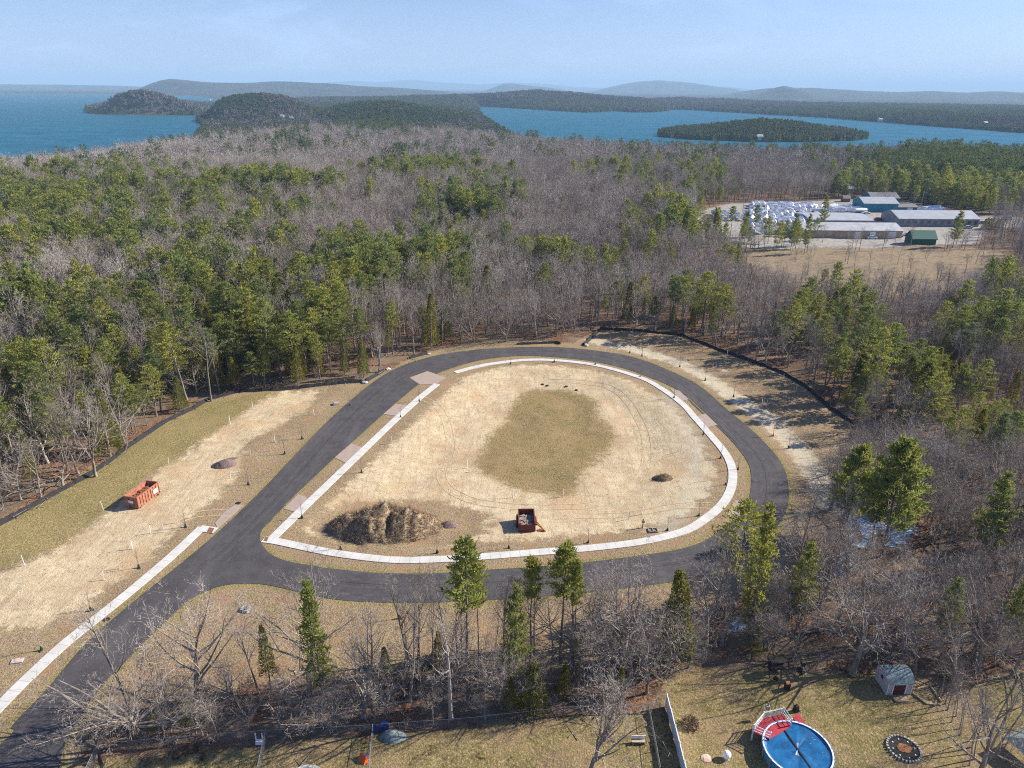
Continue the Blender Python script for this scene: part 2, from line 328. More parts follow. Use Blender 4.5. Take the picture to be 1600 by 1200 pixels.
    bump = t.math('ADD', t.math('MULTIPLY', n3, .6), nf)
    t.bsdf(c, .95, 0, .1, bump, .8, .2); return t.m
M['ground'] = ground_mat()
# ------------------------------------------------------------------ ground sheet
def axis(lo, hi, step, farlo, farhi, g):
    a = list(np.arange(lo, hi, step)); s = step; x = a[-1]
    while x < farhi: s *= g; x += s; a.append(x)
    s = step; x = a[0]; b = []
    while x > farlo: s *= g; x -= s; b.append(x)
    return np.array(b[::-1]+a)
gx = axis(-110, 110, .75, -30000, 30000, 1.03); gy = axis(38, 205, .75, -2500, 30500, 1.022)
GX, GY = np.meshgrid(gx, gy); fx, fy = GX.ravel(), GY.ravel(); nx, ny = len(gx), len(gy)
fz = H(fx, fy)
me = bpy.data.meshes.new('ground'); me.vertices.add(nx*ny); me.vertices.foreach_set('co', np.stack([fx, fy, fz], 1).ravel())
i, j = np.meshgrid(np.arange(nx-1), np.arange(ny-1)); a = (j*nx+i).ravel()
F = np.stack([a, a+1, a+1+nx, a+nx], 1).ravel(); nf_ = len(a)
me.loops.add(nf_*4); me.loops.foreach_set('vertex_index', F); me.polygons.add(nf_)
me.polygons.foreach_set('loop_start', np.arange(nf_)*4); me.polygons.foreach_set('loop_total', np.full(nf_, 4)); me.update(calc_edges=True)
me.polygons.foreach_set('use_smooth', np.ones(nf_, bool)); me.materials.append(M['ground'])
near = (np.hypot(fx, fy) < 700)
def put(name, fn):
    v = np.zeros(nx*ny); v[near] = np.clip(fn(fx[near], fy[near]), 0, 1); at = me.attributes.new(name, 'FLOAT', 'POINT'); at.data.foreach_set('value', v)
def A_(poly, w=7.): return lambda x, y: .5+sdf(x, y, poly)/w
put('a_site', A_(SITE, 5)); put('a_olive', A_(OLIVE_L, 6)); put('a_patch', A_(PATCH, 8)); put('a_field', A_(FIELD, 14)); put('a_gravel', A_(MARINA, 14))
put('a_lawn', lambda x, y: np.maximum.reduce([A_(LAWN1, 5)(x, y), np.minimum(A_(LAWN2, 5)(x, y), .60), A_(LAWN3, 5)(x, y)]))
INNERTOP = P(850, 590)
def f_sand(x, y):
    s = .5+(sdf(x, y, LOOP)-3.4)/8
    bl = np.hypot((x-MOUND_C[0]-2)/15, (y-MOUND_C[1]-1)/8); s = np.minimum(s, .5+(bl-1)*1.1)
    strip = .5+(2.2-dist_line(x, y, NE_STRIP))/6
    return np.maximum(np.maximum(s, .5+sdf(x, y, SAND_L)/8), strip)
put('a_sand', f_sand)
RN_ = PP([(1040, 620), (1085, 690), (1090, 760), (1040, 830)])
put('a_pale', lambda x, y: np.where(inside(x, y, LOOP), .62-dist_line(x, y, RN_)/14, .5+(3.0-dist_line(x, y, NE_STRIP))/7-.1))
put('a_verge', lambda x, y: .5+(1.0-np.minimum(dist_line(x, y, ROAD_OUT, True), dist_line(x, y, ROAD_IN, True)))/2.2-.15*(vnoise(x, y, 6)))
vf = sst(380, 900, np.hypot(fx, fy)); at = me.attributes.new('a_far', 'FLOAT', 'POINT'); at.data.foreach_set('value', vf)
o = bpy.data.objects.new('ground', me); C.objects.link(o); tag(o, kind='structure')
# ------------------------------------------------------------------ lake
def water_mat():
    t = NT('lake_water'); n = t.noise(.012, 7, stretch=(1, 2.6, 1), rot=.3, rough=.8); n2 = t.noise(.0012, 3)
    c = t.mix(t.mr(n, .4, .62), (.002, .062, .088), (.010, .115, .145)); c = t.mix(t.mr(n2, .42, .6, 0, .6), c, (.002, .085, .10))
    d = t.n('ShaderNodeBsdfDiffuse'); t.l(c, d.inputs[0]); g = t.n('ShaderNodeBsdfGlossy'); g.inputs['Roughness'].default_value = .32
    g.inputs[0].default_value = (.55, .8, 1, 1)
    b = t.n('ShaderNodeBump'); b.inputs['Strength'].default_value = 1; b.inputs['Distance'].default_value = 1.2; t.l(t.noise(.07, 6, rough=.8), b.inputs['Height'])
    t.l(b.outputs[0], g.inputs['Normal'])
    m = t.n('ShaderNodeMixShader'); m.inputs[0].default_value = .22; t.l(d.outputs[0], m.inputs[1]); t.l(g.outputs[0], m.inputs[2]); t.l(m.outputs[0], t.out.inputs[0]); return t.m
M['water'] = water_mat()
mb = MB(); mb.quad((-29500, 500, LZ), (29500, 500, LZ), (29500, 30000, LZ), (-29500, 30000, LZ))
tag(mb.build('lake', M['water']), kind='structure')
# ------------------------------------------------------------------ road, walks, aprons
def asphalt():
    t = NT('asphalt'); n = t.noise(.35, 5); f = t.noise(14, 2, rough=.8); w = t.noise(.25, 4, stretch=(1, .2, 1), rot=-.75); big = t.noise(.06, 3)
    c = t.mix(t.mr(n, .3, .7), (.042, .038, .041), (.068, .062, .065)); c = t.mix(t.mr(w, .5, .68, 0, .55), c, (.11, .10, .10)); c = t.mix(t.mr(big, .5, .65, 0, .4), c, (.05, .046, .052)); c = t.mix(t.mr(f, .45, .7, 0, .6), c, (.15, .14, .135))
    c = t.mix(t.mr(t.noise(.9, 6, rough=.8), .60, .66, 0, .5), c, (.20, .165, .125)); t.bsdf(c, .85, 0, .25, f, .3, .02); return t.m
def concrete():
    t = NT('walk_concrete'); n = t.noise(.5, 5); f = t.noise(10, 2); u = t.attr('along')
    c = t.mix(t.mr(n, .3, .7), (.50, .485, .44), (.60, .585, .55)); c = t.mix(t.mr(f, .5, .75, 0, .3), c, (.42, .4, .36))
    j = t.math('FRACT', t.math('DIVIDE', u, 1.5)); c = t.mix(t.math('LESS_THAN', j, .035), c, (.3, .28, .25)); t.bsdf(c, .85, 0, .2, f, .15, .02); return t.m
def pavers():
    t = NT('apron_pavers'); b = t.n('ShaderNodeTexBrick'); b.inputs['Scale'].default_value = 2.2; t.l(t.pos(), b.inputs['Vector'])
    b.inputs['Color1'].default_value = (.27, .215, .17, 1); b.inputs['Color2'].default_value = (.35, .285, .235, 1); b.inputs['Mortar'].default_value = (.34, .28, .22, 1)
    c = t.mix(t.mr(t.noise(1.2, 4), .4, .6, 0, .6), b.outputs[0], (.40, .29, .24)); t.bsdf(c, .9); return t.m
M['asphalt'], M['walk'], M['pavers'] = asphalt(), concrete(), pavers()
mb = MB(); loops = [[Vector((x, y, .02)) for x, y in ROAD_OUT], [Vector((x, y, .02)) for x, y in ROAD_IN]]
mb.v = [tuple(v) for l in loops for v in l]
for t_ in tessellate_polygon(loops): mb.f.append(tuple(t_)); mb.m.append(0)
rd = mb.build('road', M['asphalt']); tag(rd, kind='structure')
def ribbon(name, pts, w, z, th, mat):
    P2 = [Vector(p) for p in pts]; Lft = []; Rgt = []; al = [0]
    for k, p in enumerate(P2):
        t = (P2[min(k+1, len(P2)-1)]-P2[max(k-1, 0)]).normalized(); nn = Vector((-t.y, t.x)); Lft.append(p+nn*w/2); Rgt.append(p-nn*w/2)
        if k: al.append(al[-1]+(p-P2[k-1]).length)
    me = bpy.data.meshes.new(name); vs = []; fs = []
    for a, b in zip(Lft, Rgt): vs += [(a.x, a.y, z), (b.x, b.y, z), (a.x, a.y, z-th), (b.x, b.y, z-th)]
    for k in range(len(P2)-1):
        c = 4*k; fs += [(c, c+1, c+5, c+4), (c+2, c, c+4, c+6), (c+1, c+3, c+7, c+5)]
    me.from_pydata(vs, [], fs); me.materials.append(mat); at = me.attributes.new('along', 'FLOAT', 'POINT'); at.data.foreach_set('value', np.repeat(al, 4))
    o = bpy.data.objects.new(name, me); C.objects.link(o); return tag(o, kind='structure')
WW = 1.55
def dens(p, n=8): return [tuple(np.array(p[i])*(1-k/n)+np.array(p[i+1])*k/n) for i in range(len(p)-1) for k in range(n)]+[p[-1]]
ribbon('sidewalk', dens(smooth(WALK_L, 5, False), 2), WW, .07, .12, M['walk']); ribbon('sidewalk', dens(WALK_A), WW, .070, .12, M['walk']); ribbon('sidewalk', WALK_B, WW, .074, .12, M['walk'])
c0 = PP([(311, 825.5), (338, 829.5)]); ribbon('sidewalk', dens(c0, 3), WW, .074, .12, M['walk'])
M['tactile'] = plain('tactile_brown', (.22, .10, .06), .8, scale=20)
for nm, q in (('tactile_pad', [(323, 832), (327, 824.5), (335, 826), (331, 833.5)]), ('tactile_pad', [(411.5, 845.5), (415, 839), (420, 839.8), (417, 846.8)])):
    m_ = MB(); m_.prism(PP(q), .03, .084); tag(m_.build(nm, M['tactile']), kind='structure')
def apron(q, z=.035): 
    m_ = MB(); m_.prism(PP(q), z-.1, z); tag(m_.build('driveway_apron', M['pavers']), kind='structure')
apron([(640, 590), (668, 580), (697, 590), (680, 600), (656, 601)]); apron([(599, 647), (618, 631), (640, 634), (620, 650)]); apron([(523, 715), (549, 693), (568, 700), (541, 724)]); apron([(443, 795), (466, 772), (482, 779), (461, 800)])
apron([(1086, 652), (1102, 646), (1121, 664), (1103, 668)]); apron([(1136, 806), (1147, 782), (1171, 783), (1162, 801), (1148, 813)], .033); apron([(1047, 607), (1062, 611), (1076, 624), (1063, 627)])
apron([(340, 826), (380, 790), (368, 788), (350, 800), (336, 817)], .015)
# pale edge seam along the asphalt

def offset(pts_, dd):
    out = []; n = len(pts_)
    for k in range(n):
        a, b = Vector(pts_[max(k-2, 0)]), Vector(pts_[min(k+2, n-1)]); t = (b-a).normalized(); q = Vector(pts_[k])+Vector((t.y, -t.x))*dd; out.append((q.x, q.y))
    return out
def trackmat(nm, c0, c1, thr):
    t = NT(nm); n = t.noise(1.2, 5, rough=.75); c = t.mix(t.mr(t.noise(.5, 4, rough=.7), thr, thr+.15), c0, c1); c = t.mix(t.mr(n, .5, .7, 0, .5), c, (.12, .11, .105)); t.bsdf(c, .88, 0, .2); return t.m
M['track'] = trackmat('worn_asphalt', (.062, .056, .058), (.085, .078, .078), .4); M['seam'] = trackmat('asphalt_seam', (.03, .027, .028), (.05, .045, .046), .5)
ra = np.array(ROAD_OUT); i0 = int(np.argmin(np.hypot(*(ra-np.array(P(300, 868))).T))); i1 = int(np.argmin(np.hypot(*(ra-np.array(P(500, 933))).T))); arc = ROAD_OUT[i0:i1]
for dd in (1.35, 2.95, 4.55, 6.1): ribbon('tyre_track', offset(arc, dd), .42, .0245+dd*.0003, .004, M['track'])
ribbon('paving_seam', offset(arc, 3.75), .09, .0280, .004, M['seam'])
def driveline(pxs, z=.03): 
    pp = dens(smooth(PP(pxs), 5, False), 4); P2 = [Vector(p) for p in pp]
    me = bpy.data.meshes.new('wheel_rut'); vs = []; fs = []
    for s in (-.85, .85):
        for k, p in enumerate(P2):
            t = (P2[min(k+1, len(P2)-1)]-P2[max(k-1, 0)]).normalized(); nn = Vector((-t.y, t.x))
            for w_ in (-.14, .14): q = p+nn*(s+w_*random.uniform(.6, 1.2)); vs.append((q.x, q.y, 0))
            if k: c = len(vs)-4; fs.append((c, c+1, c+3, c+2))
    v = np.array(vs); v[:, 2] = H(v[:, 0], v[:, 1])+.03; me.from_pydata([tuple(q) for q in v], [], fs); me.materials.append(M['rut']); o = bpy.data.objects.new('wheel_rut', me); C.objects.link(o); tag(o, kind='structure')
def rutmat():
    t = NT('rut_soil'); c = t.mix(t.mr(t.noise(1.1, 5, rough=.75), .4, .6), (.40, .30, .18), (.52, .41, .26)); t.bsdf(c, .95, 0, .1); return t.m
M['rut'] = rutmat()
driveline([(20, 930), (120, 860), (215, 800), (300, 730), (370, 680), (440, 640)]); driveline([(60, 950), (150, 895), (240, 820), (290, 770), (330, 700), (410, 650)]); driveline([(350, 800), (300, 805), (250, 830), (160, 890)])
driveline([(655, 620), (690, 640), (705, 690), (690, 740), (740, 775), (860, 785), (960, 770), (1010, 720), (1000, 650), (950, 600), (860, 590)]); driveline([(560, 745), (640, 720), (700, 700), (730, 660), (780, 610)]); driveline([(1115, 790), (1060, 790), (980, 800), (900, 800)])
# ------------------------------------------------------------------ tree generators
def rv(s=1.0): return Vector((random.uniform(-s, s), random.uniform(-s, s), random.uniform(-s, s)))
def ribb(mb, p, q, w):
    d = (q-p); u = d.cross(rv()).normalized()*w/2 if d.length > 1e-5 else Vector((w, 0, 0)); mb.tri(p-u, p+u, q)
def limb(mt, mc, p, d, L_, r, lev, maxl, nch, curve, tw, up=.12, side=.75):
    "grow one limb; mt takes thick wood, mc the fine twigs"
    seg = 4 if lev < 2 else (3 if lev < 3 else 2); pts = [p]; rs = [r]; dd = d.normalized()
    for k in range(seg):
        dd = (dd+rv(curve)+Vector((0, 0, up))).normalized(); p = p+dd*(L_/seg); pts.append(p); rs.append(max(r*(1-(k+1)/seg*.75), .008))
    if r > tw*1.3: (mt if lev < 2 else mc).chain(pts, rs, 5 if lev < 1 else (4 if lev == 1 else 3), False)
    else:
        for k in range(seg): ribb(mc, pts[k], pts[k+1]+(pts[k+1]-pts[k])*.15, tw*(1.1 if lev < maxl else 1))
    if lev >= maxl: return
    n = nch[min(lev, len(nch)-1)]
    for k in range(n):
        t = .22+.78*(k+random.random())/n; i_ = min(int(t*seg), seg-1); f = t*seg-i_; q = pts[i_].lerp(pts[i_+1], min(f, 1)); ax = (pts[i_+1]-pts[i_]).normalized()
        s_ = ax.cross(rv()).normalized(); limb(mt, mc, q, ax*(1-side*.45)+s_*side, L_*random.uniform(.38, .6)*(1.15-.5*t), max(rs[i_]*.5, tw*.7), lev+1, maxl, nch, curve*1.1, tw, up, side)
def bare(h, kind='forest', maxl=3, nch=(7, 6, 5), tw=.022, seed=0, nl=11, r0=None):
    random.seed(seed); mt, mc = MB(), MB(); r0 = r0 or h*.013+.03
    lean = rv(.06 if kind != 'wide' else .12); p = Vector((0, 0, -.3)); pts = [p]; rs = [r0*1.3]; d = Vector((lean.x, lean.y, 1)); n = 9
    th = h*(.86 if kind == 'forest' else .62)
    for k in range(n):
        d = (d+rv(.06 if kind == 'forest' else .13)); d.z = 1; p = p+d.normalized()*(th+.3)/n; pts.append(p); rs.append(r0*(1-.78*(k+1)/n))
    mt.chain(pts, rs, 7, False)
    lo = {'forest': .45, 'wide': .22, 'low': .15, 'column': .2}[kind]
    for k in range(nl):
        t = lo+(1-lo)*(k+random.random()*.8)/nl; i_ = min(int(t*n), n-1); q = pts[i_].lerp(pts[i_+1], t*n-i_); a = random.uniform(0, 2*PI)
        el = {'forest': random.uniform(.45, 1.1), 'wide': random.uniform(.25, .95), 'low': random.uniform(.2, .9), 'column': random.uniform(.9, 1.25)}[kind]
        Lb = h*{'forest': .34, 'wide': .52, 'low': .45, 'column': .42}[kind]*(1.2-.75*(t-lo)/(1-lo))*random.uniform(.75, 1.15)
        limb(mt, mc, q, Vector((math.cos(a)*math.cos(el), math.sin(a)*math.cos(el), math.sin(el))), Lb, rs[i_]*.55, 1, maxl, nch, .16, tw, .14)
    limb(mt, mc, pts[-1], d, h-th, rs[-1], 1, maxl, nch, .14, tw, .2)
    return mt, mc
def spray(mb, c, s, n, out, w=.28, flat=.5):
    for _ in range(n):
        q = c+Vector((random.gauss(0, .38), random.gauss(0, .38), random.gauss(0, .24)))*s
        d = (out*.7+rv(.8)+Vector((0, 0, .35))).normalized()*s*random.uniform(.45, .9); u = d.cross(rv(1)+Vector((0, 0, flat))).normalized()*s*w
        mb.quad(q-u*.5, q+u*.5, q+d+u*.35, q+d-u*.35)
def pine(h, clear=.45, rad=2.6, whorl=12, br=5, tuft=5, nf=9, seed=0, ts=.62, dead=True, r0=None):
    random.seed(seed); mt, mc = MB(), MB(); r0 = r0 or h*.010+.03; pts = []; rs = []; x = y = 0
    for k in range(9): pts.append(Vector((x, y, -.3+(h+.1)*k/8))); rs.append(r0*(1-.9*k/8)*(1.25 if k == 0 else 1)); x += random.uniform(-.12, .12); y += random.uniform(-.12, .12)
    mt.chain(pts, rs, 7, False)
    def at(t): i_ = min(int(t*8), 7); return pts[i_].lerp(pts[i_+1], t*8-i_)
    if dead:
        for k in range(int(10*clear)+3):
            t = random.uniform(.12, clear); a = random.uniform(0, 2*PI); q = at(t); e = q+Vector((math.cos(a), math.sin(a), random.uniform(-.1, .25)))*random.uniform(.6, rad*.8); mt.tube(q, e, .035, .01, 3)
            for _ in range(3): ribb(mt, q.lerp(e, random.uniform(.3, 1)), e+rv(.8), .025)
    for k in range(whorl):
        t = clear+(1-clear)*(k+.3)/whorl; u = (t-clear)/(1-clear)
        prof = (.55+.45*min(u/.25, 1))*(1-max(u-.25, 0)/.75)**.62+.06
        a0 = random.uniform(0, 2*PI)
        for b in range(br):
            if random.random() < .1: continue
            Lb = rad*prof*random.uniform(.6, 1.22); a = a0+2*PI*b/br+random.uniform(-.4, .4); el = random.uniform(-.05, .28)+.5*u; q = at(t)+Vector((0, 0, random.uniform(-.3, .3)))
            d = Vector((math.cos(a)*math.cos(el), math.sin(a)*math.cos(el), math.sin(el))); e = q+d*Lb; mt.tube(q, e, .045*(1.1-u)+.012, .01, 3)
            nt = max(2, int(round(tuft*min(1, Lb/rad+.25))))
            for j in range(nt):
                f = .3+.72*(j+random.random()*.5)/nt; c = q.lerp(e, f); sd_ = d.cross(Vector((0, 0, 1)))*random.uniform(-.5, .5)*Lb*.4*f
                spray(mc, c+sd_+Vector((0, 0, .08)), ts*(1.1-.25*f), nf, d)
    spray(mc, at(.985), ts*.8, nf, Vector((0, 0, 1)))
    return mt, mc
def cedar(h, rad=1.7, n=1500, fs=.34, clear=.12, seed=0, sparse=0.0):
    random.seed(seed); mt, mc = MB(), MB(); mt.chain([Vector((0, 0, -.3)), Vector((0, 0, h*.5)), Vector((0, 0, h*.97))], [h*.012+.03, h*.007+.02, .01], 6, False)
    lob = [(random.uniform(0, 2*PI), random.uniform(.7, 1.25)) for _ in range(9)]
    for k in range(n):
        u = random.random()**1.25; z = h*(clear+(1-clear)*u); a = random.uniform(0, 2*PI)
        lb = sum(w*max(0, math.cos(a-b+z*1.3)) for b, w in lob)/3.2
        R = rad*(1-u)**.75*(.72+.36*lb)+.05; r = R*(random.uniform(.15, 1)**(.35+sparse)); q = Vector((math.cos(a)*r, math.sin(a)*r, z-.12*r))
        d = (Vector((math.cos(a), math.sin(a), .55))+rv(.6)).normalized()*fs*random.uniform(.8, 1.7); w = d.cross(rv()).normalized()*fs*.42; mc.quad(q-w*.6, q+w*.6, q+d+w*.4, q+d-w*.4)
    for k in range(26): t = random.uniform(.05, .8); a = random.uniform(0, 2*PI); mt.tube((0, 0, h*t), (math.cos(a)*rad*(1-t), math.sin(a)*rad*(1-t), h*t+.2), .025, .008, 3)
    return mt, mc
def joined(name, pr, mats):
    mt, mc = pr; m = MB(); m.v = mt.v+mc.v; o_ = len(mt.v); m.f = mt.f+[tuple(i+o_ for i in f) for f in mc.f]; m.m = [0]*len(mt.f)+[1]*len(mc.f); return m.mesh(name, mats)
# near templates: (trunk mesh, crown mesh, height)
def tmpl(pr, h, mats): mt, mc = pr; return (mt.mesh('trunk', mats[0]), mc.mesh('crown', mats[1]), h)
BK, PB = (M['bark'], M['twig']), (M['pinebark'], M['pine']); PB2 = (M['pinebark'], M['pine2'])
T_BARE = [tmpl(bare(16, 'forest', 4, (6, 5, 4, 4), .03, s, 13), 16, BK) for s in range(5)]+[tmpl(bare(12, 'low', 4, (6, 5, 4, 4), .028, 20+s, 13), 12, BK) for s in range(2)]
T_WIDE = [tmpl(bare(14, 'wide', 4, (7, 6, 5, 4), .03, 40+s, 15, .27), 14, BK) for s in range(3)]
T_COL = [tmpl(bare(15, 'column', 4, (8, 6, 5, 4), .03, 60, 18), 15, BK)]
T_PINE = [tmpl(pine(19, (.5, .38, .58, .45)[s], (3.4, 4.2, 2.8, 3.8)[s], (12, 10, 9, 13)[s], (6, 6, 5, 5)[s], 6, 8, 100+s), 19, (M['pinebark'], M['pine2' if s % 2 else 'pine'])) for s in range(4)]+[tmpl(pine(17, .25, 3.4, 15, 6, 6, 9, 110, .66), 17, PB)]
T_CED = [tmpl(cedar(11, 1.75, 2100, .30, .12, 130+s), 11, (M['pinebark'], M['cedar'])) for s in range(3)]+[tmpl(cedar(15, 1.9, 1900, .32, .3, 140, .5), 15, (M['pinebark'], M['cedar']))]
def put_tree(name, T, x, y, h, rz, label, cat, group=None, wide=1.0, tilt=None, z=None):
    e = empty(name, (x, y, gh(x, y) if z is None else z), rz, label, cat, group); s = h/T[2]; e.scale = (s*wide, s*wide, s)
    if tilt: e.rotation_euler = (tilt[0], tilt[1], rz)
    for k, nm in ((0, 'trunk'), (1, 'crown')):
        o = bpy.data.objects.new(nm, T[k]); C.objects.link(o); o.parent = e
    return e
# ------------------------------------------------------------------ woodland population
def blob(px, py, L_):
    v = np.zeros(px.shape)
    for cx, cy, rx, ry, p in L_: v = np.maximum(v, p*np.exp(-(((px-cx)/rx)**2+((py-cy)/ry)**2)**1.5))
    return v
CON = [(120, 330, 260, 85, .7), (60, 440, 110, 60, .65), (400, 310, 150, 50, .45), (300, 430, 260, 60, .55), (720, 330, 110, 60, .52), (640, 262, 160, 32, .35), (860, 400, 60, 60, .45), (430, 225, 160, 22, .22), (110, 590, 200, 110, .72), (470, 500, 120, 45, .5), (720, 470, 120, 30, .4), (1110, 480, 90, 50, .55), (1490, 268, 170, 44, 1.3), (1050, 335, 95, 25, .7),
       (1200, 200, 190, 26, .95), (620, 172, 150, 24, .9), (370, 158, 60, 16, .8), (960, 480, 180, 45, .45), (1290, 490, 130, 50, .55), (560, 400, 110, 40, .7), (1020, 270, 150, 30, .35), (1330, 560, 90, 70, .9), (1240, 540, 80, 40, .7), (1560, 600, 90, 50, .6), (1440, 640, 60, 40, .4), (330, 500, 120, 60, .55), (1560, 470, 90, 60, .65), (1470, 530, 110, 45, .5), (1290, 480, 90, 50, .7), (640, 480, 120, 30, .4), (700, 400, 70, 40, .7), (1450, 175, 250, 14, .8), (850, 165, 160, 16, .7)]
pts = []
def spawn(r0, r1, sp, amax=.78):
    a = np.arange(-r1*math.sin(amax)-10, r1*math.sin(amax)+10, sp); b = np.arange(-30, r1+sp, sp); X, Y = np.meshgrid(a, b); X = X.ravel()+RNG.uniform(-.48, .48, X.size)*sp; Y = Y.ravel()+RNG.uniform(-.48, .48, Y.size)*sp
    R = np.hypot(X, Y); A = np.arctan2(X, Y); k = (R >= r0) & (R < r1) & (np.abs(A) < amax+8/np.maximum(R, 8)) & (Y > -5); return X[k], Y[k]
def filt(X, Y, near_):
    if near_:
        s = sdf(X, Y, SITE); ok = s < -.9
        for p, m in ((LAWN1, 0.5), (LAWN2, .5), (LAWN3, -1), (MARINA, 1), (FIELD, 2)): ok &= sdf(X, Y, p) < -m
        ok &= dist_line(X, Y, HWY) > 6; return ok
    return lake_sd(X, Y) < -3
allp = []   # x, y, kind(0 bare 1 pine 2 cedar), height
for r0, r1, sp in ((40, 320, 3.8), (320, 620, 5.0), (620, 1150, 7.0)):
    X, Y = spawn(r0, r1, sp); k = filt(X, Y, True) & (lake_sd(X, Y) < -4 if r1 > 500 else True); X, Y = X[k], Y[k]
    px, py = proj(X, Y, np.full(X.shape, 13.0)); pc = np.maximum(blob(px, py, CON)*np.where(np.hypot(X, Y) > 420, .95, .98), .11)
    clump = vnoise(X, Y, 34)*.5+vnoise(X+99, Y, 13)*.5
    con = (clump+RNG.uniform(-.24, .24, X.size)) > (1-pc)*.80+.12
    con &= (pc > .15) | (RNG.random(X.size) < .75)
    gxn, gyn = proj(X, Y, np.zeros(X.shape))
    low = (gyn > 1040); con &= ~low
    ced = con & (RNG.random(X.size) < np.where((Y < 330), .42, .12))
    kind = np.where(con, np.where(ced, 2, 1), 0)
    big = vnoise(X+500, Y, 60); hh = np.where(kind == 0, RNG.uniform(9, 17.5, X.size), np.where(kind == 1, RNG.uniform(9, 18.5, X.size), RNG.uniform(5.5, 14, X.size)))*(.85+.3*big)
    sd_ = sdf(X, Y, SITE)
    # right-hand woods, south strip and pool edge are lower and patchier
    right = (gyn > 640) & (gxn > 1200); hh = np.where(right, hh*.82, hh)
    strip = (gyn > 1035) & (gxn < 1240); hh = np.where(strip, hh*.52, hh)
    hh = np.where((sdf(X, Y, FIELD) > -30) & (kind == 0), hh*.75, hh)
    keep = np.ones(X.size, bool); keep &= ~(strip & (RNG.random(X.size) < .1)); keep &= ~(right & (gxn < 1290) & (RNG.random(X.size) < .35))
    # screen in front of the boat yard kept low so that it shows
    scr = (gxn > 1120) & (gxn < 1530) & (gyn > 384) & (gyn < 455); hh = np.where(scr, np.minimum(hh, 9.5), hh); keep &= ~(scr & (RNG.random(X.size) < .15))
    keep &= ~((gyn > 1200)&(gxn<1100))
    for v in zip(X[keep], Y[keep], kind[keep], hh[keep]): allp.append(v)
allp = np.array(allp); allz = H(allp[:, 0], allp[:, 1])
# ------------------------------------------------------------------ trees one can tell apart, traced
HERO = []
def hero(bx, by, ty, T, name, cat, label, wide=1.0, rz=None, tilt=None, h=None, group=None):
    x, y = P(bx, by); hh = h or H_at(bx, by, ty); HERO.append((x, y))
    return put_tree(name, T, x, y, hh, random.uniform(0, 6.28) if rz is None else rz, label, cat, group, wide, tilt)
random.seed(5)
TP = [tmpl(pine(22, .62, 2.5, 9, 6, 6, 9, 201, .6), 22, (M['pinebark'], M['pine2'])), tmpl(pine(21, .68, 2.6, 8, 7, 6, 9, 202, .6), 21, (M['pinebark'], M['pine2'])), tmpl(pine(21, .60, 2.9, 9, 7, 7, 9, 203, .62), 21, (M['pinebark'], M['pine2'])), tmpl(pine(15, .12, 1.9, 17, 6, 5, 8, 204, .55), 15, (M['pinebark'], M['pine2'])),
      tmpl(pine(13, .3, 3.6, 12, 8, 8, 10, 205, .62), 13, (M['pinebark'], M['pine2']))]
HB = 'bare_tree'; HP = 'pine_tree'; HC = 'cedar_tree'
hero(733, 1100, 846, TP[0], HP, 'pine tree', 'tall pine with a high bright crown over the sidewalk, leftmost of the tall bottom pines')
hero(829, 1038, 869, TP[1], HP, 'pine tree', 'tall pine with a small round crown between the two tallest bottom pines', .9)
hero(876, 1034, 850, TP[2], HP, 'pine tree', 'tall pine with a wide flat-topped crown overlapping the white sidewalk, rightmost of the bottom group', 1.0)
hero(748, 1062, 884, TP[1], HP, 'pine tree', 'slim pine close behind the leftmost tall bottom pine', .6); hero(896, 1044, 874, TP[0], HP, 'pine tree', 'slim pine leaning out right of the flat-topped pine', .6)
hero(803, 1092, 916, T_PINE[4], HP, 'pine tree', 'slender shorter pine with sparse tufts below the middle tall pine', .55)
hero(505, 1086, 909, TP[3], HP, 'pine tree', 'narrow dark pine leafy almost to the ground, left of the bottom road curve', .85)
hero(424, 1078, 975, T_CED[3], HC, 'cedar tree', 'thin sparse cedar left of the narrow dark pine', .8)
hero(833, 1112, 1040, T_CED[0], HC, 'cedar tree', 'short broad dark evergreen at the foot of the tall pines', 1.5)
hero(1166, 997, 789, TP[3], HP, 'pine tree', 'tall narrow pine standing against the right bend of the road', .72)
hero(1244, 985, 850, T_PINE[4], HP, 'pine tree', 'mid-height bushy pine just right of the tall narrow pine by the bend', .7)
hero(1319, 838, 700, TP[4], HP, 'pine tree', 'broad yellow-green pine, left one of the pair beside the iced pools', .82)
hero(1376, 872, 693, TP[4], HP, 'pine tree', 'broad yellow-green pine, right and fuller one of the pair beside the iced pools', .9, 2.0)
hero(1545, 742, 645, T_PINE[4], HP, 'pine tree', 'lone dark pine rising out of the bare woods at the right, above the iced pools', .95)
hero(1530, 890, 742, T_PINE[4], HP, 'pine tree', 'loose spreading pine in the bare woods near the right edge', .85)
hero(1597, 880, 730, T_PINE[4], HP, 'pine tree', 'pine cut by the right edge of the view in the bare woods', .8)
hero(1467, 1012, 905, T_PINE[4], HP, 'pine tree', 'thin-crowned pine in the woods behind the garden shed', .85)
hero(1572, 1020, 905, T_PINE[4], HP, 'pine tree', 'small dark pine in the lower right woods near the frame edge', .8)
hero(1232, 560, 470, T_PINE[1], HP, 'pine tree', 'tall pine leaning over the silt fence right of the clearing', 1)
hero(1330, 610, 478, T_PINE[0], HP, 'pine tree', 'tall dark-topped pine behind the right silt fence corner', 1.1)
hero(1355, 640, 512, T_PINE[1], HP, 'pine tree', 'bright layered pine in front of the dark-topped pine at the right fence corner', 1.05)
hero(1432, 655, 565, T_CED[1], HC, 'cedar tree', 'golden broad cedar at the right end of the clearing edge', 1.5)
hero(1470, 610, 567, T_CED[2], HC, 'cedar tree', 'lone pointed cedar among bare trees right of the golden cedar', 1.4)
hero(1488, 387, 330, T_PINE[4], HP, 'pine tree', 'dark pine in front of the long grey-roofed building', .95)
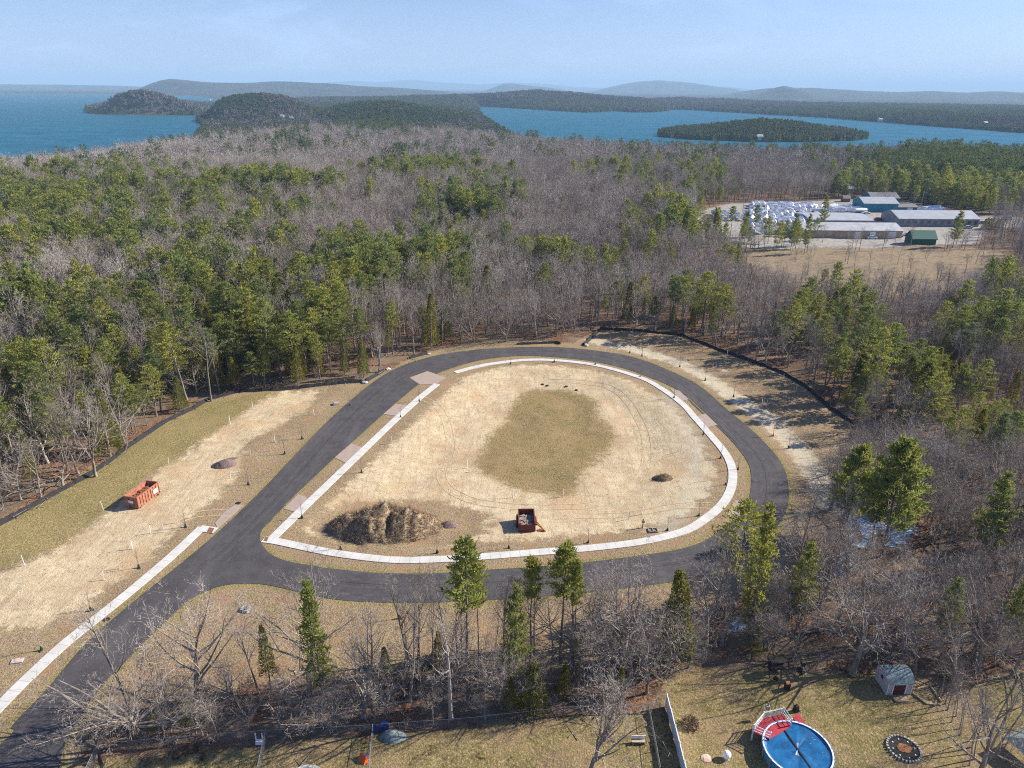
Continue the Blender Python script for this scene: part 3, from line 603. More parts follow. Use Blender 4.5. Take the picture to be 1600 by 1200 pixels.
hero(1256, 398, 336, T_PINE[4], HP, 'pine tree', 'pine in front of the wrapped boats beside the tan building', .62)
hero(1283, 360, 305, T_PINE[4], HP, 'pine tree', 'pine rising behind the last rows of wrapped boats', .7)
hero(1178, 372, 320, T_PINE[0], HP, 'pine tree', 'tall pine at the left edge of the boat yard', .9)
hero(1140, 375, 322, T_PINE[2], HP, 'pine tree', 'bushy pine left of the boat yard', 1.1)
hero(1092, 362, 308, T_PINE[3], HP, 'pine tree', 'pine standing at the far left of the boat yard clearing', 1.1)
hero(222, 1148, 955, T_WIDE[0], HB, 'bare tree', 'big leaning many-stemmed bare tree overhanging the bottom left road', 1.1, 2.3, (0, -.30))
hero(208, 1116, 935, T_BARE[0], HB, 'bare tree', 'tall thin bare tree rising behind the big leaning one', .9, 1, (0, -.12))
hero(308, 1092, 900, T_WIDE[1], HB, 'bare tree', 'wide-crowned bare tree on the brown grass left of centre', 1.0, .4)
hero(243, 1092, 1010, T_BARE[2], HB, 'bare tree', 'small thin bare tree left of the wide-crowned one', .7)
hero(405, 1082, 960, T_BARE[1], HB, 'bare tree', 'slim slightly leaning bare tree between the two wide-crowned ones', .75, 0, (0, -.1))
hero(484, 1086, 893, T_WIDE[2], HB, 'bare tree', 'broad bare tree just left of the narrow dark pine', 1.0, 3.1)
hero(642, 1050, 905, T_BARE[3], HB, 'bare tree', 'slim bare tree whose crown stands against the lower road', .85, 0, (0, -.08))
hero(676, 1046, 925, T_BARE[4], HB, 'bare tree', 'thin dark bare tree right beside the leftmost tall pine group', .6)
hero(697, 1040, 878, T_BARE[0], HB, 'bare tree', 'tall straight bare tree with dead side twigs left of the tall pines', .55, 2)
hero(722, 1046, 905, T_BARE[1], HB, 'bare tree', 'thin bare pole tree touching the leftmost tall pine', .4)
hero(757, 1128, 985, T_BARE[2], HB, 'bare tree', 'short bare tree below the leftmost tall pine near the wire fence', .7)
hero(888, 1046, 905, T_WIDE[0], HB, 'bare tree', 'spreading many-stemmed bare tree right of the widest tall pine', 1.2, 5)
hero(921, 1218, 1046, T_COL[0], HB, 'bare tree', 'dense pale lavender bare tree in the bottom yard left of the white fence', 1.25, 0)
hero(983, 1060, 886, T_WIDE[1], HB, 'bare tree', 'dark twiggy bare tree between the lower road and the pool yard', 1.15, 2)
hero(1040, 1052, 925, T_WIDE[2], HB, 'bare tree', 'low spreading bare tree above the top end of the white fence', .9, 1)
hero(1097, 990, 872, T_WIDE[0], HB, 'bare tree', 'small rounded bare tree beside the road left of the tall narrow pine', .9, 4)
hero(1331, 1052, 880, T_WIDE[1], HB, 'bare tree', 'massive bare oak with a thick trunk left of the garden shed', 1.25, .8)
hero(1215, 985, 880, T_WIDE[2], HB, 'bare tree', 'forked bare tree between the two pines near the road bend', .7, 2)
hero(1275, 985, 870, T_BARE[3], HB, 'bare tree', 'slender bare tree right of the bushy pine near the bend', .7)
hero(1420, 1000, 875, T_WIDE[0], HB, 'bare tree', 'spreading bare tree directly behind the garden shed', 1.1, 3.5)
hero(1247, 872, 752, T_BARE[4], HB, 'bare tree', 'light thin bare tree on the grass right of the road bend', .9, 1)
hero(1226, 905, 790, T_BARE[2], HB, 'bare tree', 'second thin bare tree on the grass beside the road bend, nearer the view', .8, 3)
hero(150, 1185, 1085, T_WIDE[2], HB, 'bare tree', 'low bare tree at the road edge in the bottom left corner', 1.1, 2)
hero(118, 700, 565, T_WIDE[1], HB, 'bare tree', 'pale broad bare tree crown standing out in front of the left pines', .9, 2)
hero(150, 745, 590, T_WIDE[2], HB, 'bare tree', 'large many-stemmed bare tree at the left silt fence', .75, 1)
hero(330, 626, 500, T_BARE[2], HB, 'bare tree', 'white-stemmed crooked tree at the corner of the left silt fence', .8)
hero(790, 534, 448, T_WIDE[0], HB, 'bare tree', 'vase-shaped bare tree standing alone at the head of the loop', .8)
hero(1378, 392, 357, T_BARE[1], HB, 'bare tree', 'small bare tree before the garage doors of the tan building', .9)
HX = np.array(HERO)
d = np.min(np.hypot(allp[:, 0][:, None]-HX[:, 0], allp[:, 1][:, None]-HX[:, 1]), 1)
keep = (d > 2.3)
POOL_ICE = [PP(q) for q in ([(1328, 795), (1336, 812), (1334, 850), (1326, 885), (1306, 898), (1310, 880), (1322, 850), (1324, 815)], [(1336, 800), (1372, 806), (1376, 835), (1362, 852), (1340, 856), (1334, 836)], [(1378, 818), (1420, 815), (1428, 845), (1405, 862), (1378, 856)], [(1424, 752), (1452, 748), (1462, 764), (1440, 772), (1424, 768)], [(1195, 955), (1215, 950), (1222, 958), (1200, 966)], [(1138, 966), (1160, 962), (1166, 976), (1145, 984)])]
for q in POOL_ICE[:3]: keep &= sdf(allp[:, 0], allp[:, 1], q) < -.3
# thin the bare wood over and in front of the pools
icx, icy = P(1372, 850); keep &= ~((np.hypot(allp[:, 0]-icx, (allp[:, 1]-icy+4)*.9) < 9) & (np.random.default_rng(5).random(len(allp)) < .7))
allp, allz = allp[keep], allz[keep]
order = np.argsort(np.hypot(allp[:, 0], allp[:, 1])); allp, allz = allp[order], allz[order]
px, py = proj(allp[:, 0], allp[:, 1], allz+allp[:, 3]*.7); vis = (px > -25) & (px < 1625) & (py > 100) & (py < 1230)
used = np.zeros(len(allp), bool); cnt = [0, 0, 0]; lim = [162, 258, 262]
def zone(x, y):
    gx_, gy_ = proj(np.array(x), np.array(y), np.array(0.))
    if gy_ > 1035 and gx_ < 1240: return 0
    if gy_ > 690 and gx_ > 1180: return 1
    if gx_ < 560: return 2
    if gx_ < 935: return 3
    return 4
ZT = ['in the thicket along the bottom fence line', 'in the patchy wet woods at the right', 'in the woods beyond the left silt fence', 'in the woods behind the top of the loop road', 'in the woods beyond the right silt fence']
KN = [('bare_tree', 'bare tree', 'leafless grey-brown forest tree'), ('pine_tree', 'pine tree', 'tall green forest pine'), ('cedar_tree', 'cedar tree', 'olive-green conical forest cedar')]
rr = random.Random(11)
for k in range(len(allp)):
    if not vis[k]: continue
    x, y, kd, h = allp[k]; kd = int(kd)
    if cnt[kd] >= lim[kd]: continue
    cnt[kd] += 1; used[k] = True; z = zone(x, y); nm, ct, lb = KN[kd]
    T = rr.choice(T_BARE if kd == 0 and z != 1 else (T_BARE[5:]+T_WIDE if kd == 0 else (T_PINE[:4] if kd == 1 and z in (2, 3, 4) else (T_PINE if kd == 1 else T_CED))))
    sdv = float(sdf(np.array([x]), np.array([y]), SITE)[0])
    put_tree(nm, T, x, y, h, rr.uniform(0, 6.28), lb+' '+ZT[z], ct, ct+'s '+ZT[z], (rr.uniform(.9, 1.45) if kd == 1 else rr.uniform(.75, 1.3)), (rr.uniform(-.06, .06), rr.uniform(-.06, .06)), float(allz[k]))
print('individual trees', cnt, 'pool', len(allp))
# thin poles and small trees crowding the strip below the lower road
r5 = random.Random(77); TH = PP([(560, 1040), (700, 1020), (860, 1005), (1000, 985), (1130, 960), (1220, 945), (1260, 1000), (1180, 1030), (1020, 1052), (1020, 1100), (860, 1115), (700, 1130), (560, 1140), (350, 1150), (170, 1160), (150, 1130), (300, 1095), (430, 1085), (560, 1080)])
bx = [min(p[0] for p in TH), max(p[0] for p in TH), min(p[1] for p in TH), max(p[1] for p in TH)]; nthin = 0
while nthin < 105:
    x, y = r5.uniform(bx[0], bx[1]), r5.uniform(bx[2], bx[3])
    if not inside(np.array([x]), np.array([y]), TH)[0] or min(math.hypot(x-a, y-b) for a, b in HERO) < 1.0: continue
    nthin += 1; gx_ = float(proj(np.array(x), np.array(y), np.array(0.))[0]); h = r5.uniform(3.5, 8) if gx_ < 560 or gx_ > 1020 else (r5.uniform(8, 15) if r5.random() < .5 else r5.uniform(4, 8))
    lo_ = gx_ < 560; tl = (r5.uniform(-.14, .14), r5.uniform(-.14, .14))
    if r5.random() < .12: put_tree('cedar_tree', r5.choice(T_CED), x, y, r5.uniform(2.5, 5.5), r5.uniform(0, 6), 'small evergreen among the thin trees of the bottom strip', 'cedar tree', 'small evergreens of the bottom strip', 1.1)
    else: put_tree('bare_tree', r5.choice(T_BARE+T_WIDE), x, y, h, r5.uniform(0, 6), 'thin bare tree in the crowded strip below the road' if not lo_ else 'small bare tree in the brush along the bottom left fence', 'bare tree', 'thin bare trees below the lower road' if not lo_ else 'small bare trees by the bottom left fence', r5.uniform(.7, 1.2), tl)
for k in range(13):
    t = k/12; x, y = P(1474+52*t+r5.uniform(-8, 12), 1092+115*t); put_tree('bare_tree', T_BARE[k % 5], x, y, r5.uniform(5, 8.5), r5.uniform(0, 6), 'thin bare sapling in the row between the two bottom right yards', 'bare tree', 'bare saplings between the bottom right yards', .7, (r5.uniform(-.1, .1), r5.uniform(0, .2)))
# ------------------------------------------------------------------ the rest of the woodland: one scattered mass
LODC = bpy.data.collections.new('woodland parts')
def lod(name, me): o = bpy.data.objects.new(name, me); LODC.objects.link(o)
BM, PM, PM2, CM = [M['bark'], M['twigfar']], [M['pinebark'], M['pine']], [M['pinebark'], M['pine2']], [M['pinebark'], M['cedar']]
names = []
def addlod(key, pr, mats, h): nm = 'w%02d_%s' % (len(names), key); names.append((nm, h)); lod(nm, joined(nm, pr, mats))
for s in range(4): addlod('bare_mid', bare(14, 'forest', 3, (6, 5, 5), .05, 300+s, 12), BM, 14)            # 0-3
for s in range(2): addlod('bare_low', bare(12, 'low', 3, (6, 5, 4), .05, 310+s, 12), BM, 12)               # 4-5
for s in range(3): addlod('pine_mid', pine(17, (.25, .4, .15)[s], (4.0, 4.9, 3.4)[s], (9, 8, 11)[s], (6, 6, 5)[s], 4, 6, 320+s, 1.1, False), PM if s else PM2, 17)  # 6-8
for s in range(2): addlod('cedar_mid', cedar(10, 1.8, 520, .5, .08, 330+s), CM, 10)                         # 9-10
for s in range(3): addlod('bare_far', bare(13, 'low', 2, (7, 6), .13, 340+s, 13), BM, 13)                   # 11-13
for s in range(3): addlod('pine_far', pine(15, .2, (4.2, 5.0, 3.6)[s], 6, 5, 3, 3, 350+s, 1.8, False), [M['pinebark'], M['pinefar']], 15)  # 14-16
M['bareclump'] = leafmat('bare_canopy', (.17, .14, .125), (.235, .20, .18), (.12, .10, .09), .1)
def clump(seed, mix):
    r = random.Random(seed); mt, mc = MB(), MB(); R = 9
    for k in range(7):
        a = r.uniform(0, 6.28); d = R*math.sqrt(r.random()); cx, cy = d*math.cos(a), d*math.sin(a); hh = r.uniform(9, 16)
        for q in range(60):
            u = r.random(); ww = 4.2*(1-u)**.6 if mix else 3.8*math.sin(PI*min(.99, u*.75+.2)); aa = r.uniform(0, 6.28); rr_ = ww*r.random()**.5
            c = Vector((cx+rr_*math.cos(aa), cy+rr_*math.sin(aa), hh*(.25+.75*u))); s = 1.15 if mix else 1.05
            u_ = Vector((r.uniform(-1, 1), r.uniform(-1, 1), r.uniform(-.5, 1))).normalized()*s; v_ = u_.cross(Vector((r.uniform(-1, 1), r.uniform(-1, 1), r.uniform(-1, 1)))).normalized()*s*.8; mc.quad(c-u_-v_, c+u_-v_, c+u_+v_, c-u_+v_)
    return mt, mc
for s in range(2): addlod('bare_clump', clump(400+s, False), [M['bark'], M['bareclump']], 15)                                         # 17-18
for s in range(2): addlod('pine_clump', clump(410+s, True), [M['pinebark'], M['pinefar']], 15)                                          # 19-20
for s in range(4): addlod('bare_near', (lambda a, b: (a, b))(*bare(15, ('forest', 'low')[s % 2], 4, (6, 5, 4, 3), .03, 600+s, 12)), [M['bark'], M['twig']], 15)  # 21-24
rest = ~used; R_ = np.hypot(allp[:, 0], allp[:, 1]); rng = np.random.default_rng(21)
fp = []
for k in np.nonzero(rest)[0]:
    x, y, kd, h = allp[k]; far = R_[k] > 600; u = rng.random()
    if kd == 0: i_ = 21+int(u*4) if R_[k] < 210 else (11+int(u*3)) if far else (int(u*4) if h > 10 else 4+int(u*2))
    elif kd == 1: i_ = (14+int(u*3)) if far else 6+int(u*3)
    else: i_ = 9+int(u*2)
    fp.append((x, y, allz[k]-.1, i_, h/names[i_][1]*(1.12 if R_[k] > 320 else 1)))
r6 = random.Random(99)
def extra(n, x0, x1, y0, y1, ids, h0, h1):
    for k in range(n):
        x, y = P(r6.uniform(x0, x1), r6.uniform(y0, y1)); i_ = r6.choice(ids); fp.append((x, y, gh(x, y)-.1, i_, r6.uniform(h0, h1)/names[i_][1]))
extra(24, 1130, 1425, 376, 398, (0, 1, 2, 4), 5, 11); extra(8, 1465, 1510, 378, 394, (1, 2, 4), 5, 10); extra(14, 1290, 1430, 307, 318, (0, 4, 5), 7, 11); extra(60, 1200, 1560, 398, 462, (0, 1, 2, 3), 3.5, 8.5); extra(20, 1085, 1275, 366, 392, (6, 7, 8), 7, 13)
for r0, r1, sp in ((1150, 2100, 10.5), (2100, 4200, 17)):
    X, Y = spawn(r0, r1, sp, .70); s = lake_sd(X, Y); k = s < -2; X, Y, s = X[k], Y[k], s[k]; Z = H(X, Y)
    px, py = proj(X, Y, Z+8); pc = np.maximum(blob(px, py, CON), .2)+.3*(s > -14); k2 = (px > -60) & (px < 1660); con = (vnoise(X, Y, 70)*.4+RNG.uniform(0, .6, X.size)) > (1-pc)*.8+.06
    for q in np.nonzero(k2)[0]:
        sc = rng.uniform(.75, 1.15)*(.72 if r0 < 2000 else 1.0); fp.append((X[q], Y[q], Z[q]-.5, (19 if con[q] else 17)+int(rng.random()*2), sc))
fp = np.array(fp); print('woodland instances', len(fp))
def scatter(name, pts_, coll, label, cat):
    me = bpy.data.meshes.new(name); n = len(pts_); me.vertices.add(n); me.vertices.foreach_set('co', pts_[:, :3].astype(np.float32).ravel())
    a = me.attributes.new('pick', 'INT', 'POINT'); a.data.foreach_set('value', pts_[:, 3].astype(np.int32))
    a = me.attributes.new('size', 'FLOAT', 'POINT'); a.data.foreach_set('value', pts_[:, 4].astype(np.float32))
    a = me.attributes.new('turn', 'FLOAT_VECTOR', 'POINT'); t = np.zeros((n, 3), np.float32); t[:, 2] = rng.random(n)*6.28; t[:, :2] = rng.uniform(-.06, .06, (n, 2)); a.data.foreach_set('vector', t.ravel())
    o = bpy.data.objects.new(name, me); C.objects.link(o)
    g = bpy.data.node_groups.new(name+' scatter', 'GeometryNodeTree'); g.interface.new_socket('Geometry', in_out='INPUT', socket_type='NodeSocketGeometry'); g.interface.new_socket('Geometry', in_out='OUTPUT', socket_type='NodeSocketGeometry')
    gi, go = g.nodes.new('NodeGroupInput'), g.nodes.new('NodeGroupOutput'); ip = g.nodes.new('GeometryNodeInstanceOnPoints'); ci = g.nodes.new('GeometryNodeCollectionInfo')
    ci.inputs['Collection'].default_value = coll; ci.inputs['Separate Children'].default_value = True; ci.inputs['Reset Children'].default_value = True
    ip.inputs['Pick Instance'].default_value = True
    def na(nm, ty): x = g.nodes.new('GeometryNodeInputNamedAttribute'); x.data_type = ty; x.inputs[0].default_value = nm; return x.outputs['Attribute']
    L_ = g.links.new; L_(gi.outputs[0], ip.inputs['Points']); L_(ci.outputs[0], ip.inputs['Instance']); L_(na('pick', 'INT'), ip.inputs['Instance Index']); L_(na('size', 'FLOAT'), ip.inputs['Scale']); L_(na('turn', 'FLOAT_VECTOR'), ip.inputs['Rotation']); L_(ip.outputs[0], go.inputs[0])
    md = o.modifiers.new('scatter', 'NODES'); md.node_group = g; return tag(o, label, cat, kind='stuff')
scatter('woodland', fp, LODC, 'endless mixed woodland of grey bare trees and dark pines reaching to the lake', 'woodland')
# undergrowth: brush, saplings and fallen sticks
UC = bpy.data.collections.new('undergrowth parts')
def ulod(nm, pr, mats): o = bpy.data.objects.new(nm, joined(nm, pr, mats)); UC.objects.link(o)
for s in range(3): ulod('u%d_brush' % s, bare(3.2, 'low', 3, (5, 5, 4), .022, 500+s, 13, .025), [M['twig'], M['twig']])
ulod('u3_stem', bare(5, 'column', 2, (4, 4), .02, 510, 7, .03), BM)
def sticks(seed):
    random.seed(seed); mt = MB()
    for k in range(9):
        a = random.uniform(0, 3.14); l = random.uniform(.8, 4); c = Vector((random.uniform(-3, 3), random.uniform(-3, 3), .1)); dv = Vector((math.cos(a), math.sin(a), random.uniform(-.02, .08)))*l; mt.tube(c-dv/2, c+dv/2, .05, .02, 4)
    return mt, MB()
ulod('u4_sticks', sticks(1), [M['bark'], M['bark']])
X, Y = spawn(35, 260, 2.1, .75); s = sdf(X, Y, SITE); ok = (s < -.3)
for p, m in ((LAWN1, .6), (LAWN2, .6), (MARINA, 0)): ok &= sdf(X, Y, p) < -m
l3 = sdf(X, Y, LAWN3); ok &= (l3 < 0) | (RNG.random(X.size) < .10)
for q in POOL_ICE: ok &= sdf(X, Y, q) < -.2
X, Y, s = X[ok], Y[ok], s[ok]; gx_, gy_ = proj(X, Y, 0*X); strip = (gy_ > 1030) | ((gx_ > 1240) & (gy_ > 680))
k = (RNG.random(X.size) < np.where(strip, .8, .25)); X, Y, strip = X[k], Y[k], strip[k]; u = RNG.random(X.size)
pick = np.where(strip, np.where(u < .68, (u*4.4).astype(int), np.where(u < .86, 3, 4)), np.where(u < .3, (u*10).astype(int), np.where(u < .6, 3, 4)))
sz = np.where(pick == 4, 1, RNG.uniform(.5, 1.25, X.size)); scatter('undergrowth', np.stack([X, Y, H(X, Y), pick, sz], 1), UC, 'tangled brush, thin stems and fallen sticks on the woodland floor', 'undergrowth')
# ------------------------------------------------------------------ materials for the objects
M['orange'] = plain('rusty_orange_paint', (.36, .15, .09), .8, scale=2.5, var=.35, dirt=(.28, .09, .045)); M['darkred'] = plain('dark_red_paint', (.17, .035, .025), .6, scale=1.5, dirt=(.09, .03, .02))
M['rust'] = plain('rust', (.26, .10, .05), .85, scale=3); M['steel'] = plain('steel', (.30, .30, .31), .4, .6); M['black'] = plain('black_fabric', (.018, .017, .018), .8); M['rubber'] = plain('rubber', (.03, .03, .03), .8)
M['white'] = plain('white_paint', (.74, .75, .76), .5, var=.06); M['vinyl'] = plain('white_vinyl', (.72, .76, .80), .35, var=.05); M['debris'] = plain('debris', (.28, .24, .20), .9, var=.6, scale=6)
M['wood'] = plain('weathered_wood', (.30, .22, .15), .85, scale=4); M['plank'] = plain('pale_planks', (.44, .34, .22), .85, scale=4); M['deckred'] = plain('red_deck_paint', (.40, .035, .05), .55, var=.2, scale=5)
M['shedwall'] = plain('shed_siding', (.50, .46, .46), .7, var=.08); M['reddoor'] = plain('maroon_door', (.085, .012, .012), .6); M['shingle'] = plain('grey_green_shingles', (.16, .22, .23), .9, var=.3, scale=7, dirt=(.30, .33, .31))
M['stone'] = plain('pale_stone', (.38, .365, .34), .85, var=.4, scale=5); M['mulch'] = plain('dark_mulch', (.03, .026, .022), .95, var=.5, scale=9); M['redleaf'] = plain('red_brown_leaves', (.27, .12, .06), .95, var=.5, scale=8)
M['roofgrey'] = plain('grey_metal_roof', (.42, .42, .42), .5, .1, var=.12, scale=.3); M['roofpale'] = plain('pale_metal_roof', (.38, .39, .40), .45, .1, var=.1, scale=.3); M['roofdark'] = plain('dark_shingle_roof', (.17, .17, .18), .85, scale=1)
M['tan'] = plain('tan_siding', (.40, .31, .20), .7, scale=.5); M['teal'] = plain('teal_siding', (.02, .19, .26), .6, var=.1, scale=.4); M['greysid'] = plain('grey_siding', (.24, .25, .28), .7, scale=.5); M['green'] = plain('green_siding', (.02, .11, .08), .7); M['cream'] = plain('cream_siding', (.62, .58, .50), .7)
M['winglass'] = plain('window_glass', (.05, .08, .12), .12, spec=.8); M['wrap'] = plain('white_shrink_wrap', (.70, .72, .76), .4, var=.22, scale=.9); M['wrapblue'] = plain('blue_shrink_wrap', (.30, .45, .62), .35, scale=.8); M['hull'] = plain('boat_hull', (.55, .57, .60), .3)
M['blue'] = plain('blue_plastic', (.015, .05, .28), .5); M['tent_o'] = plain('orange_fabric', (.75, .12, .02), .7); M['tarp'] = plain('grey_green_tarp', (.18, .22, .21), .7, var=.4); M['clay'] = plain('pink_stone', (.55, .38, .30), .9); M['guard'] = plain('dark_green_bag', (.012, .035, .028), .6); M['orangeg'] = plain('orange_guard', (.5, .16, .08), .7)
M['red'] = plain('red_car_paint', (.40, .02, .02), .3); M['silver'] = plain('silver_car_paint', (.45, .47, .5), .3); M['darkcar'] = plain('dark_car_paint', (.03, .04, .05), .3)
def covermat():
    t = NT('pool_cover'); tc = t.n('ShaderNodeTexCoord').outputs['Object']; a = t.noise(.9, 5, tc, .6); b = t.noise(2.4, 6, tc, .75)
    c = t.mix(t.mr(a, .35, .65), (.004, .075, .20), (.008, .13, .32)); c = t.mix(t.mr(b, .60, .66, 0, .75), c, (.035, .05, .08)); c = t.mix(t.mr(t.noise(1.7, 4, tc, .8, (1, 3, 1), .6), .665, .69), c, (.6, .75, .85)); t.bsdf(c, .35, 0, .5, b, .3, .05); return t.m
M['cover'] = covermat()
def moundmat(nm, k):
    t = NT(nm); tc = t.n('ShaderNodeTexCoord').outputs['Object']; a = t.noise(.8, 5, tc, .7); b = t.noise(3, 5, tc, .75)
    c = t.mix(t.mr(a, .38, .6), (.115*k, .085*k, .06*k), (.26*k, .19*k, .115*k)); c = t.mix(t.mr(b, .48, .62, 0, .9), c, (.045, .036, .028)); c = t.mix(t.mr(t.noise(5, 3, tc), .55, .7, 0, .8), c, (.36, .27, .17)); t.bsdf(c, .95, 0, .1, b, .6, .2); return t.m
M['mound'] = moundmat('mound_earth', 1); M['mound2'] = moundmat('mound_straw', 1.55); M['gravelred'] = plain('purple_gravel', (.17, .12, .11), .95, var=.6, scale=6)
def icemat():
    t = NT('ice'); a = t.noise(.5, 5, rough=.7); c = t.mix(t.mr(a, .38, .6), (.05, .13, .24), (.34, .41, .50)); t.bsdf(c, t.mr(a, .4, .6, .15, .7), 0, .6); return t.m
M['ice'] = icemat()
def bark_box(): pass
# ------------------------------------------------------------------ iced pools and snow in the wet woods
for q in POOL_ICE:
    xs = [p[0] for p in q]; ys = [p[1] for p in q]; s_ = .3; X, Y = np.meshgrid(np.arange(min(xs)-1, max(xs)+1, s_), np.arange(min(ys)-1, max(ys)+1, s_)); sd_ = sdf(X, Y, q)+(vnoise(X, Y, .9)-.5)*1.6+(vnoise(X, Y, 2.6)-.5)*1.6
    mb = MB(); Zc = H(X, Y)+.05; idx = {}
    def vid(a, b):
        if (a, b) not in idx: idx[a, b] = len(mb.v); mb.v.append((X[a, b], Y[a, b], Zc[a, b]))
        return idx[a, b]
    for a in range(X.shape[0]-1):
        for b in range(X.shape[1]-1):
            if sd_[a, b] > 0: mb.f.append((vid(a, b), vid(a, b+1), vid(a+1, b+1), vid(a+1, b))); mb.m.append(0)
    if mb.f: tag(mb.build('ice_patch', M['ice'], sm=True), kind='structure')
# ------------------------------------------------------------------ silt fences
def silt(pxs, label, h=.75, every=2.6, poly=None, posts=True):
    p = poly or PP(pxs); L_ = [0]
    for a, b in zip(p, p[1:]): L_.append(L_[-1]+math.hypot(b[0]-a[0], b[1]-a[1]))
    def at(s):
        for k in range(len(p)-1):
            if s <= L_[k+1] or k == len(p)-2: f = (s-L_[k])/max(L_[k+1]-L_[k], 1e-6); return (p[k][0]*(1-f)+p[k+1][0]*f, p[k][1]*(1-f)+p[k+1][1]*f)
    o = at(0); e = empty('silt_fence', (o[0], o[1], 0), 0, label, 'silt fence'); rr = random.Random(int(L_[-1]*10)); n = int(L_[-1]/.8); fb = MB(); prev = None
    for k in range(n+1):
        x, y = at(L_[-1]*k/n); z = gh(x, y); hh = h*rr.uniform(.6, 1.05); ox, oy = rr.uniform(-.12, .12), rr.uniform(-.12, .12); nx_, ny_ = at(min(L_[-1]*k/n+.3, L_[-1])); dx, dy = nx_-x, ny_-y; l = math.hypot(dx, dy) or 1; wx, wy = -dy/l*.3, dx/l*.3
        cur = [(x-o[0]-wx*1.6, y-o[1]-wy*1.6, z-.03), (x-o[0]+ox, y-o[1]+oy, z+hh), (x-o[0]+ox+wx*.5, y-o[1]+oy+wy*.5, z+hh-.02), (x-o[0]+wx*2, y-o[1]+wy*2, z-.03)]
        if prev:
            for i in range(3): fb.quad(prev[i], cur[i], cur[i+1], prev[i+1])
        prev = cur
    fb.build('fabric', M['black'], e)
    if posts:
        m = min(int(L_[-1]/every), 95)
        for k in range(m):
            x, y = at(L_[-1]*(k+.5)/m); z = gh(x, y); pb = MB(); pb.box((x-o[0], y-o[1], z-.1), (.06, .06, h+.45), rr.uniform(0, 1)); pb.build('post', M['wood'], e)
silt([(-60, 858), (0, 820), (90, 768), (140, 743), (200, 698), (260, 658), (298, 639), (325, 624)], 'long black silt fence along the woods edge left of the olive grass')
silt([(327, 623), (370, 612), (430, 610), (520, 601), (566, 597)], 'black silt fence across the far end of the sandy strip on the left')
silt([(572, 596), (600, 579)], 'short leaning silt fence piece left of the road bend', posts=False); silt([(640, 560), (668, 552)], 'short silt fence scrap by the bend at the upper left of the loop', posts=False)
silt([(808, 538), (868, 536), (876, 538)], 'low sagging silt fence at the head of the loop road'); silt([(912, 540), (924, 527), (936, 516)], 'short silt fence joining the road to the top corner of the right grass')
silt([(937, 514), (1000, 517), (1066, 524), (1100, 537), (1150, 557), (1220, 581), (1260, 604), (1300, 639), (1336, 664)], 'long black silt fence curving along the woods right of the loop')
silt([(560, 1049), (583, 1046), (607, 1049)], 'left one of two short black silt fence lengths in the bottom brown grass', posts=False); silt([(612, 1049), (640, 1043), (676, 1047)], 'right one of two short black silt fence lengths in the bottom brown grass', posts=False)
# ------------------------------------------------------------------ survey stakes and young street trees
def stake(px, py, h, label, group, col='white', nm='survey_stake', ct='stake'):
    x, y = P(px, py); m = MB(); m.box((0, 0, -.2), (.085, .085, h+.2)); m.box((0, 0, h), (.085, .085, .06), 0, (.3, .3)); o = m.build(nm, M[col], None, False, (x, y, gh(x, y)), random.uniform(0, 1)); o.rotation_euler[0] = random.uniform(-.09, .09); o.rotation_euler[1] = random.uniform(-.09, .09); tag(o, label, ct, group)
for x, y in [(395, 639), (360, 663), (264, 727), (162, 797), (39, 885)]: stake(x, y, 1.85, 'tall white stake on the line between olive grass and sand at the left', 'tall stakes along the olive grass')
for x, y in [(446, 682), (430, 692), (392, 712), (375, 738), (360, 747), (491, 649), (276, 817), (257, 831), (187, 888), (163, 906), (207, 857), (235, 833)]: stake(x, y, 1.45, 'white stake in the brown grass between the left sand strip and the road', 'stakes between the left sand and the road')
for x, y in [(730, 723), (745, 729), (802, 770), (881, 768), (928, 634)]: stake(x, y, 1.6, 'thin white stake at the edge of the brown patch inside the loop', 'stakes around the inner grass patch')
for x, y in [(613, 693), (982, 810), (1003, 802), (1064, 702), (1105, 750)]: stake(x, y, 1.5, 'thin white stake standing on the bare sand inside the loop', 'stakes on the inner sand')
for x, y in [(958, 515), (989, 523), (1039, 532), (954, 537), (1013, 546), (1072, 566), (1084, 569), (1113, 576), (1119, 578), (1135, 587), (1136, 558), (1223, 593), (1244, 611), (1190, 634), (1197, 637), (1225, 667), (1236, 674), (1259, 697), (1268, 715), (1290, 747), (1298, 756)]: stake(x, y, 1.75, 'white stake on the grass slope between the right road bend and the woods', 'stakes right of the loop')
def sapling_t(seed, h):
    random.seed(seed); mt, mc = MB(), MB(); mt.chain([Vector((0, 0, -.1)), Vector((.03, .02, h*.5)), Vector((0, .05, h))], [.05, .035, .012], 5, False)
    for k in range(11): t = .4+.55*k/11; a = random.uniform(0, 6.28); q = Vector((0, .03, h*t)); e = q+Vector((math.cos(a)*.5, math.sin(a)*.5, .7))*(1.1-t*.6); mt.tube(q, e, .018, .006, 3); [ribb(mc, q.lerp(e, random.uniform(.3, .9)), e+rv(.35)+Vector((0, 0, .2)), .018) for _ in range(3)]
    g = MB(); g.chain([Vector((0, 0, -.05)), Vector((0, 0, .35)), Vector((0, 0, .7))], [.2, .15, .06], 8); g.box((.12, .05, -.02), (.5, .34, .16), .4, (.7, .7))
    return mt.mesh('stem', M['bark']), mc.mesh('twigs', M['twig']), g.mesh('watering_bag', M['guard'])
SAP = [sapling_t(s, 3.2) for s in (1, 2, 3)]
